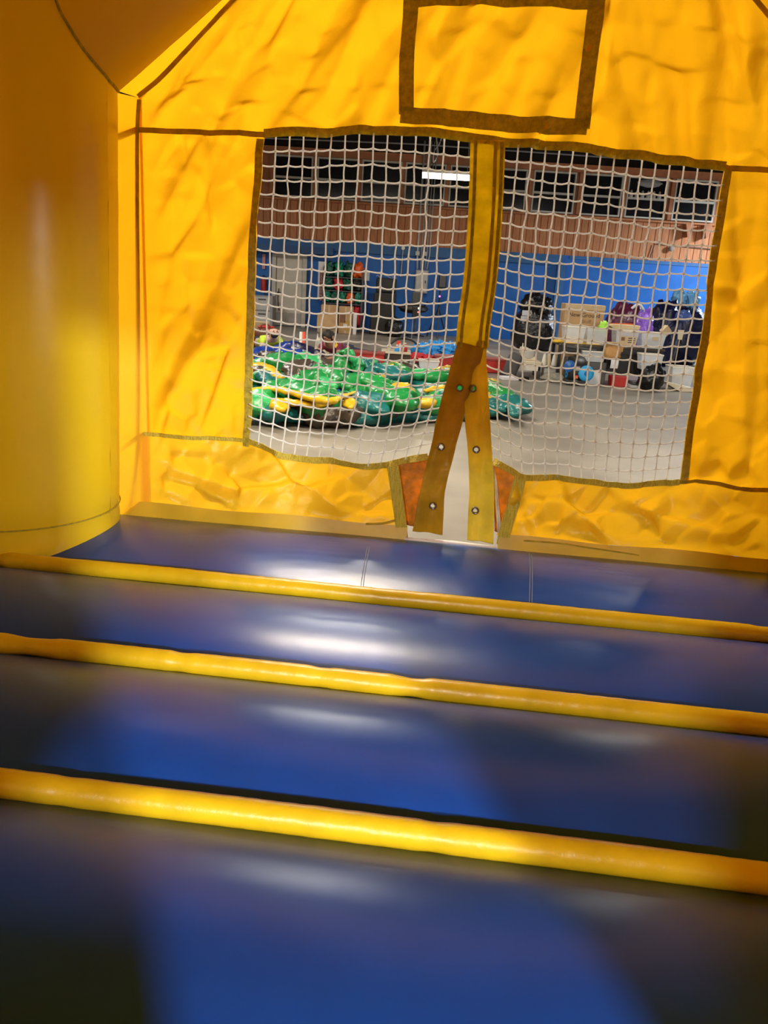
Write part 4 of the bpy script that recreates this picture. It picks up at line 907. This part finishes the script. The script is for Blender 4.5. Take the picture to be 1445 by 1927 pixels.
# corner columns
def column(cx, cy, r=.37, wr=True):
    prof_z = [.50, .56, .62, .66, .68] + [.68 + .05 * k for k in range(1, 52)] + [3.28, 3.33]
    NU = 64
    vs = []
    def fn(u, v):
        k = min(int(round(v * (len(prof_z) - 1))), len(prof_z) - 1); z = prof_z[k]; th = 2 * pi * u
        rr = r * (1 - .018 * math.exp(-((z - .665) / .012) ** 2))
        if z > 3.2: rr = r * (1 - ((z - 3.2) / .14) ** 2 * .9)
        if wr:
            rr += .0045 * max(0, noise.noise(Vector((th * 1.2, z * 13 + th * 2.5, 4)))) * math.exp(-((z - 1.95) / .28) ** 2)
            rr += .0016 * noise.noise(Vector((th * 1.5, z * 30, 7)))
        return (cx + (.03 * (z - .7) if cx < 0 else -.03 * (z - .7)) + rr * cos(th), cy + rr * sin(th), z)
    c = MB().grid(fn, NU, len(prof_z) - 1).build('corner_column', M_pole, bh, smooth=True)
    MB().tube([(cx + (r + .0005) * cos(2 * pi * k / 64), cy + (r + .0005) * sin(2 * pi * k / 64), .668) for k in range(64)], .0026, 6, closed=True).build('base_seam', M_hem, c)
    return c
CB = -.42
for cx, cy in ((-1.65, 2.72), (1.63, 2.72), (-1.65, CB), (1.63, CB)): column(cx, cy, wr=cy > 1)
# gable beams
def beam(x0, z0, x1, z1, y, r=.28, folds=False):
    d = np.array((x1 - x0, 0, z1 - z0)); L = np.linalg.norm(d); d /= L; P = []; rr = []
    for k in range(41):
        f = k / 40; P.append(np.array((x0, y, z0)) + d * L * f); rr.append(r)
    NU = 56
    def fn(u, v):
        k = int(round(v * 40)); th = 2 * pi * u; up = np.array((-d[2], 0, d[0]))
        q = r
        if folds: q += .008 * max(0, noise.noise(Vector((th * 3.2, v * 9 + th * 2.0, 3)))) * math.exp(-((v - .33) / .13) ** 2)
        return P[k] + up * cos(th) * q + np.array((0, 1, 0)) * sin(th) * q
    return MB().grid(fn, NU, 40).build('roof_beam', M_beam, bh, smooth=True)
bx0, bz0 = -1.72, 2.085; sl = tan(radians(38.0))
for y in (2.77, CB - .05):
    beam(bx0, bz0, -.0, bz0 + 1.72 * sl, y, folds=y > 1)
    beam(-bx0 - .02, bz0, -.0, bz0 + 1.72 * sl, y)
zp = bz0 + 1.72 * sl
t_ = MB()
# saddle seam where the left beam meets its column
jn = []
cx, cy, rc, rb = -1.65, 2.72, .37, .28
dB = np.array((cos(radians(38)), 0, sin(radians(38)))); upB = np.array((-dB[2], 0, dB[0]))
for k in range(48):
    th = 2 * pi * k / 48; off = upB * cos(th) * rb + np.array((0, 1, 0)) * sin(th) * rb
    base = np.array((bx0, 2.77, bz0)) + off
    # walk along the beam until outside of the column
    s = 0.0
    while s < 1.4 and ((base + dB * s)[0] - cx - .03 * ((base + dB * s)[2] - .7)) ** 2 + ((base + dB * s)[1] - cy) ** 2 < rc ** 2: s += .004
    jn.append(base + dB * (s + .002))
MB().tube(jn, .0045, 6, closed=True).build('saddle_seam', M_hem, bh, smooth=True)

# ---- front wall panels
SL = 0.915                                             # gable slope of the fabric seam
XL, XR = -1.275, 1.22
def ztop(u): return min(2.125 + (u - XL) * SL, 2.115 + (XR - u) * SL)
FOLDS = [(.0, .0, 0)]
def facet(u, z, sz, seed, soft=.28):
    """crumpled sheet: a patchwork of small tilted planes blended sharply into each other"""
    a, b = u / sz, z / sz; ia, ib = math.floor(a), math.floor(b); sw = sh = 0.0
    for p in (ia - 1, ia, ia + 1):
        for q in (ib - 1, ib, ib + 1):
            h = math.sin(p * 127.1 + q * 311.7 + seed * 74.7) * 43758.5453; r1 = h - math.floor(h)
            h = math.sin(p * 269.5 + q * 183.3 + seed * 31.1) * 24634.6345; r2 = h - math.floor(h)
            dx_, dz_ = a - p - .1 - .8 * r1, b - q - .1 - .8 * r2; wgt = math.exp(-(dx_ * dx_ + dz_ * dz_) / (soft * soft * .8))
            g = 6.283 * ((r1 * 7.3 + r2 * 3.1) % 1); sw += wgt; sh += wgt * (cos(g) * dx_ + sin(g) * dz_)
    return sh / (sw + 1e-12) * sz
def disp(u, z):
    a, b = u * cos(.45) - z * sin(.45), u * sin(.45) + z * cos(.45)
    if u > .35: a, b = u * cos(-.25) - z * sin(-.25), u * sin(-.25) + z * cos(-.25)
    up = .5 * (1 + math.tanh((z - .88) * 12))
    d = .034 * (ridge(a * 4.0, b * .8, 1.0) - .6) * up + .020 * (ridge(a * 8, b * 1.6, 4.0) - .6) * up
    d += up * (.16 * facet(a * 1.6, b * .5, .17, 3) + .12 * facet(u, z, .10, 5))
    d += (1 - up) * (.36 * facet(u * .8 + z * .9, z * .8 - u * .35, .17, 11) + .22 * facet(u - z * .8, z * .7 + u * .4, .09, 12) + .012 * (ridge(u * 3 + z * 3, z * 4 - u * 1.4, 8.0) - .55))
    d += .003 * noise.noise(Vector((u * 18, z * 14, 2)))
    return d
def wpt(u, z, off=0.0, k=1.0):
    e = min(1.0, max(0.05, min(u - XL, XR - u, (ztop(u) - z)) / .10))
    return (u, WD - k * e * disp(u, z) - off, z)
TOPS = wpl([(262, 245), (380, 250), (495, 252), (600, 250), (700, 246), (800, 252), (890, 262), (950, 268), (1050, 276), (1150, 288), (1250, 303), (1365, 315), (1445, 320)])
BOT_L = wpl([(240, 811), (262, 815), (350, 822), (465, 832), (510, 846), (540, 857), (580, 863), (620, 866), (650, 872), (690, 880), (740, 872), (805, 858)])
BOT_R = wpl([(928, 868), (960, 883), (990, 898), (1060, 900), (1110, 906), (1150, 912), (1210, 911), (1275, 904), (1310, 903), (1345, 908), (1390, 918), (1445, 922)])
BOT_R.append((1.55, BOT_R[-1][1])); TOPS.append((1.5, TOPS[-1][1])); TOPS.insert(0, (-1.5, TOPS[0][1]))
def uL(z): return interp([(.85, -.86), (1.2, -.845), (1.6, -.83), (2.02, -.812)], z)
def uR(z): return interp([(.85, .822), (1.2, .815), (1.6, .807), (2.02, .803)], z)
def tube_fit(name, fn, nu, nv, m_): return MB().grid(fn, nu, nv).build(name, m_, bh, smooth=True)
tube_fit('gable_panel', lambda u, v: (lambda x: wpt(x, interp(TOPS, x) * (1 - v) + max(ztop(x), interp(TOPS, x) + .02) * v))(XL + (XR - XL) * u), 180, 90, M_wall)
tube_fit('left_panel', lambda u, v: (lambda z: (lambda x: wpt(x, interp(BOT_L, x) + (interp(TOPS, x) - interp(BOT_L, x)) * v))(XL + (uL(z) - XL) * u))(.89 + 1.13 * v), 50, 100, M_wall)
tube_fit('right_panel', lambda u, v: (lambda z: (lambda x: wpt(x, interp(BOT_R, x) + (interp(TOPS, x) - interp(BOT_R, x)) * v))(uR(z) + (XR + .03 - uR(z)) * u))(.89 + 1.13 * v), 50, 100, M_wall)
SLx = wp(748, 950)[0]; SRx = wp(958, 960)[0]
tube_fit('lower_panel', lambda u, v: (lambda x: wpt(x, .60 * (1 - v) + interp(BOT_L, x) * v, 0, min(1, 4 * v + .15)))(XL - .03 + (wp(755 - 14 * v, 900)[0] - XL + .03) * u), 130, 34, M_low)
tube_fit('lower_panel', lambda u, v: (lambda x: wpt(x, .60 * (1 - v) + interp(BOT_R, x) * v, 0, min(1, 4 * v + .15)))(wp(945 + 30 * v, 900)[0] * (1 - u) + (XR + .05) * u), 130, 34, M_low)
# base skirt joining wall and floor
M_skirt = mat('skirt_vinyl', (.50, .33, .02), rough=.45, var=.15, translucent=.15, tcol=(.8, .4, 0.))
def skirt(a, b):
    tube_fit('base_skirt', lambda u, v: (a + (b - a) * u, WD - .02 - .035 * (1 - v) + .004 * nz((u * 9, v * 2, 1)), .515 + .095 * v + .004 * sin(u * 13)), 60, 8, M_skirt)
skirt(XL - .09, wp(768, 985)[0]); skirt(wp(938, 1000)[0], XR + .1)
# side returns between wall and column/beam
def ret(s, x0):
    tube_fit('side_return', lambda u, v: (x0 - s * .01 + s * .31 * u, WD + .004 - .15 * u - .012 * (ridge(u * 2 + v * 1.5, v * 6, 5 + s)) * sin(pi * u), .53 + (2.125 - .53 + .03 * u) * v), 12, 60, M_wall)
    tube_fit('gable_return', lambda u, v: (x0 - s * .008 - s * 1.26 * v + s * .17 * u, WD + .004 - .13 * u - .01 * ridge(v * 9, u * 2, 3) * sin(pi * u), 2.125 + 1.26 * SL * v + .16 * u - .13 * u * max(0, 1 - v * 9)), 10, 60, M_wall)
ret(-1, XL); ret(1, XR)
# seam tapes and hems
def tape(name, line, wd, m_, off=.006, n=8, th=.0025, side=0.0, flat=1.0, par=None):
    P = catmull([(a, 0, b) for a, b in line], n); vs = []; fs = []
    for i, p in enumerate(P):
        t = P[min(i + 1, len(P) - 1)] - P[max(i - 1, 0)]; t = np.array((t[0], t[2])); t /= np.linalg.norm(t) + 1e-9; nn = np.array((-t[1], t[0]))
        for s in (-.5 + side, .5 + side):
            u, z = p[0] + nn[0] * wd * s, p[2] + nn[1] * wd * s
            q = wpt(u, z, off, flat)
            vs.append((q[0], q[1] - th, q[2])); vs.append((q[0], q[1] + th, q[2]))
    for i in range(len(P) - 1):
        a = i * 4; b = a + 4
        fs += [(a, a + 2, b + 2, b), (a + 1, b + 1, b + 3, a + 3), (a, b, b + 1, a + 1), (a + 2, a + 3, b + 3, b + 2)]
    return MB().add(vs, fs).build(name, m_, par or bh, smooth=False)
M_tape = mat('seam_tape', (.48, .37, .03), rough=.5, var=.2, scale=30, translucent=.35, tcol=(.60, .40, .01))
tape('seam_tape', wpl([(250, 945), (258, 880), (262, 800), (262, 600), (260, 400), (260, 250), (263, 188)]), .013, M_tape, .008)
tape('seam_tape', [(XR, .56), (XR, 1.2), (XR, 2.115)], .013, M_tape, .008)
tape('seam_tape', [(XL, 2.13)] + wpl([(300, 150), (350, 98), (400, 45), (440, 2)]) + [(-.5, ztop(-.5)), (-.05, ztop(-.05))], .014, M_tape, .008)
tape('seam_tape', [(XR, 2.12)] + [(.9, ztop(.9)), (.5, ztop(.5)), (.05, ztop(.05))], .014, M_tape, .008)
tape('seam_tape', [p for p in TOPS if p[0] < -.8], .018, M_tape, .006); tape('seam_tape', [p for p in TOPS if p[0] > .79], .018, M_tape, .006)
tape('seam_tape', [p for p in BOT_L if p[0] < -.83], .016, M_web, .006); tape('seam_tape', [p for p in BOT_R if p[0] > .8], .016, M_tape, .006)
tape('window_hem', [p for p in TOPS if -.83 < p[0] < .83], .03, M_hem, .007, side=.1)
tape('window_hem', [(uL(z) - .014, z) for z in (.87, 1.2, 1.6, 2.01)], .027, M_hem, .007)
tape('window_hem', [(uR(z) + .014, z) for z in (.88, 1.2, 1.6, 1.98)], .027, M_hem, .007)
tape('window_hem', [p for p in BOT_L if p[0] > -.88], .024, M_web, .008); tape('window_hem', [p for p in BOT_R if p[0] < .84], .024, M_web, .008)
for ln in (([(778, -60), (766, 110), (765, 216)]), ([(754, 217), (860, 226), (960, 232), (1104, 240)]), ([(1094, 244), (1106, 130), (1126, -20), (1132, -70)])):
    tape('patch_border', wpl(ln), .052, M_hem, .010)
pA_ = wp(780, 3); pB_ = wp(1125, 8)
tape('patch_border', [(pA_[0], pA_[1] + .012), (pB_[0], pB_[1] + .012)], .05, M_hem, .011)
tape('skirt_seam', wpl([(985, 1013), (1050, 1018), (1110, 1027), (1200, 1040)]), .005, M_tape, .03, flat=.0); tape('skirt_seam', wpl([(690, 982), (720, 981), (746, 975)]), .008, M_tape, .03, flat=.0)
# centre strap with its stitching
cs = [wp(918, 264), wp(913, 400), wp(904, 520), wp(893, 600), wp(888, 652)]
strap = tape('centre_strap', cs, .122, M_band, .012, flat=.4)
for off, m_ in ((-.042, M_hem), (.05, M_hem), (.028, M_tape)): tape('stitched_fold', [(a + off, b - .004) for a, b in cs], .012, m_, .0165, flat=.4, par=strap)
# flaps with grommets
def ribbon_flap(name, line_px, widths, curl, m_, off, label, holes):
    C = [wp(*p) for p in line_px]; P = catmull([(a, 0, b) for a, b in C], 40); W = np.interp(np.linspace(0, 1, len(P)), np.linspace(0, 1, len(widths)), widths)
    NXf = 40
    def fn(u, v):
        i = min(int(round(v * (len(P) - 1))), len(P) - 1); p = P[i]
        t = P[min(i + 1, len(P) - 1)] - P[max(i - 1, 0)]; t = np.array((t[0], t[2])); t /= np.linalg.norm(t); nn = np.array((-t[1], t[0]))
        s = (u - .5) * W[i] * (1 + .03 * noise.noise(Vector((v * 14, 1, off * 100))))
        y = WD - off - curl * v ** 1.5 * (.6 + .8 * u) + .007 * noise.noise(Vector((u * 2.5, v * 9, off * 50))) + .006 * sin(u * 6 + v * 5)
        return (p[0] + nn[0] * s, y, p[2] + nn[1] * s)
    mb = MB().grid(fn, NXf, len(P) - 1); HO = [wp(*h_, WD - o_) for h_, o_ in holes]
    def inhole(f):
        q_ = np.mean([mb.v[i] for i in f], axis=0); return any((q_[0] - a) ** 2 + (q_[2] - b) ** 2 < .0112 ** 2 for a, b in HO)
    mb.f = [f for f in mb.f if not inhole(f)]
    o = mb.build(name, m_, bh, smooth=True, solid=.003, label=label)
    return o, fn
def grommet(par, px, off, r=.0135, lab=None):
    u, z = wp(*px, WD - off)
    g = MB(); pr = [(r * .62, -.004), (r * .8, -.007), (r * 1.05, -.004), (r * 1.1, .002), (r * .62, .004), (r * .62, -.004)]
    g.lathe(pr, (u, WD - off, z), 24, 'Y').build('grommet', M_steel, par, smooth=True)
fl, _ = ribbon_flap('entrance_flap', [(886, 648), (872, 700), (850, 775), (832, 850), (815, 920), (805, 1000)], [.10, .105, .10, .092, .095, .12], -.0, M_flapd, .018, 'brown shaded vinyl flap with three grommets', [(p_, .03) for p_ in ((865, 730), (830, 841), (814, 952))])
MB().tube([(wp(762, 1019)[0], WD - .035, .558), (wp(850, 1022)[0], WD - .03, .560), (wp(934, 1027)[0], WD - .035, .556)], .0085, 10, True, 1.6).build('entrance_sill', M_paper, bh, smooth=True)  # pale strip stands for the white highlight on the blue tube's edge
for px in ((865, 730), (830, 841), (814, 952)): grommet(fl, px, .03)
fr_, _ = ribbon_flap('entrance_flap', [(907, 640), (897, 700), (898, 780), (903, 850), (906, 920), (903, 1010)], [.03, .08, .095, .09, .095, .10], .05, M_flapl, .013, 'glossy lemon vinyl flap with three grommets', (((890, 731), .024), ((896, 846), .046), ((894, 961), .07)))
for px, o_ in (((890, 731), .024), ((896, 846), .046), ((894, 961), .07)): grommet(fr_, px, o_)
# gussets and webbing beside the opening
def quad_panel(name, pts_px, m_, off, n=14, par=bh):
    a, b, c, d = [np.array(wp(*p)) for p in pts_px]   # bottom left, bottom right, top right, top left
    def fn(u, v):
        p = (a * (1 - u) + b * u) * (1 - v) + (d * (1 - u) + c * u) * v
        return (p[0], WD - off + .016 * (ridge(u * 1.6, v * 1.2, off * 90) - .5) * (.4 + .6 * sin(pi * u)), p[1])
    return MB().grid(fn, n, n).build(name, m_, par, smooth=True, solid=.002)
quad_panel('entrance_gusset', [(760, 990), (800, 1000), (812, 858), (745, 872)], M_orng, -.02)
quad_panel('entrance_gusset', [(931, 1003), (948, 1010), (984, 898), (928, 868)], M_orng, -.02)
quad_panel('gusset_lining', [(936, 1000), (944, 1006), (935, 905), (927, 872)], mat('white_lining', (.55, .50, .42), rough=.5, var=.3, scale=12), .012, 8)
tape('webbing_strap', wpl([(740, 876), (748, 930), (754, 975), (758, 1012)]), .046, M_web, .020, flat=.0)
tape('webbing_strap', wpl([(978, 897), (966, 945), (952, 990), (944, 1022)]), .046, M_web, .022, flat=.0)
# ---- nets
def net(top, bottom, left, right, nc, nr, name='mesh_netting', par=None, y0=WD, rot=False, rad=.0028):
    T_ = np.array(catmull([(a, 0, b) for a, b in top], 8))[:, [0, 2]]; B_ = np.array(catmull([(a, 0, b) for a, b in bottom], 8))[:, [0, 2]]
    Lf = np.array(catmull([(a, 0, b) for a, b in left], 8))[:, [0, 2]]; Rt = np.array(catmull([(a, 0, b) for a, b in right], 8))[:, [0, 2]]
    def along(P, f):
        d = np.concatenate([[0], np.cumsum(np.linalg.norm(np.diff(P, axis=0), axis=1))]); d /= d[-1]
        return np.array((np.interp(f, d, P[:, 0]), np.interp(f, d, P[:, 1])))
    def S_(u, v):                                     # v = 0 top, 1 bottom ; Coons patch
        c = along(T_, u) * (1 - v) + along(B_, u) * v + along(Lf, v) * (1 - u) + along(Rt, v) * u
        c = c - ((1 - u) * (1 - v) * T_[0] + u * (1 - v) * T_[-1] + (1 - u) * v * B_[0] + u * v * B_[-1])
        return c
    def at(u, v):
        p = S_(u, v); e = min(u, 1 - u, v, 1 - v); k = min(1, e * 9)
        j = np.array((noise.noise(Vector((u * nc * .7, v * nr * .7, 3.3))), noise.noise(Vector((u * nc * .7, v * nr * .7, 9.1))))) * .0075 * k
        w_ = .025 * sin(pi * u) * sin(pi * v) + .006 * noise.noise(Vector((u * 6, v * 6, 1)))
        return (p[0] + j[0], y0 + .006 + w_, p[1] + j[1])
    m = MB(); sg = 4
    for r in range(1, nr):
        v = (r + .0) / nr; P = []; Rr = []
        for k in range(nc * sg + 1):
            u = k / (nc * sg); q = at(u, v); sag = .0035 * abs(sin(pi * u * nc)); P.append((q[0], q[1], q[2] - sag)); Rr.append(rad * (1.35 if k % sg == 0 else 1))
        m.tube(P, Rr, 6, True, 1.0, (0, 1, 0))
    for c in range(1, nc):
        u = c / nc; P = []; Rr = []
        for k in range(nr * sg + 1):
            v = k / (nr * sg); P.append(at(u, v)); Rr.append(rad * (1.35 if k % sg == 0 else 1))
        m.tube(P, Rr, 6, True, 1.0, (0, 1, 0))
    return m.build(name, M_cord, par or bh, smooth=True, kind='stuff')
nl = net(wpl([(493, 256), (600, 253), (700, 249), (800, 256), (890, 266)]), wpl([(464, 828), (510, 846), (545, 858), (590, 864), (640, 868), (690, 878), (745, 870), (808, 855)]),
         wpl([(493, 256), (486, 400), (478, 560), (471, 700), (464, 828)]), wpl([(890, 266), (882, 400), (872, 530), (864, 640), (850, 710), (832, 780), (808, 855)]), 15, 23)
nr_ = net(wpl([(950, 270), (1050, 279), (1150, 291), (1250, 306), (1368, 318)]), wpl([(925, 862), (955, 880), (990, 896), (1060, 900), (1150, 910), (1215, 909), (1278, 902)]),
          wpl([(950, 270), (938, 400), (926, 540), (916, 660), (914, 740), (918, 800), (925, 862)]), wpl([(1368, 318), (1350, 460), (1330, 600), (1305, 750), (1278, 902)]), 16, 22)
# ---- the rest of the house, out of the frame: side walls, back wall, roof
BYL = -.80                                             # back wall plane (local y)
def flat_panel(name, pts, m_, n=8):
    a, b, c, d = [np.array(p, float) for p in pts]
    return MB().grid(lambda u, v: (a * (1 - u) + b * u) * (1 - v) + (d * (1 - u) + c * u) * v, n, n).build(name, m_, bh, smooth=True)
for s in (-1, 1):
    x = s * 1.72
    flat_panel('side_panel', [(x, BYL, .5), (x, 2.7, .5), (x, 2.7, 1.45), (x, BYL, 1.45)], M_wall)
    flat_panel('side_panel', [(x, BYL, 1.95), (x, 2.7, 1.95), (x, 2.7, 2.35), (x, BYL, 2.35)], M_wall)
    for y0_, y1_ in ((BYL, .05), (1.75, 2.7)): flat_panel('side_panel', [(x, y0_, 1.45), (x, y1_, 1.45), (x, y1_, 1.95), (x, y0_, 1.95)], M_wall)  # unseen side openings kept high so the bulb lights mainly the column
    flat_panel('roof_panel', [(x, BYL, 2.35), (x, 2.95, 2.35), (0, 2.95, zp + .25), (0, BYL, zp + .25)], M_back)
for pts in ([(-1.72, .5), (.60, .5), (.60, .92), (-1.72, .92)], [(-1.72, 2.0), (1.72, 2.0), (.3, 3.4), (-.3, 3.4)], [(-1.72, .92), (-.82, .92), (-.82, 2.0), (-1.72, 2.0)], [(-.82, .92), (0, .92), (0, 1.4), (-.82, 1.4)],
            [(0, .92), (.60, .92), (.60, 2.0), (0, 2.0)], [(1.02, .5), (1.72, .5), (1.72, 2.0), (1.02, 2.0)]):
    flat_panel('back_panel', [(a, BYL, b) for a, b in pts], M_back)  # unseen openings sized to shape the light patches on floor and wall
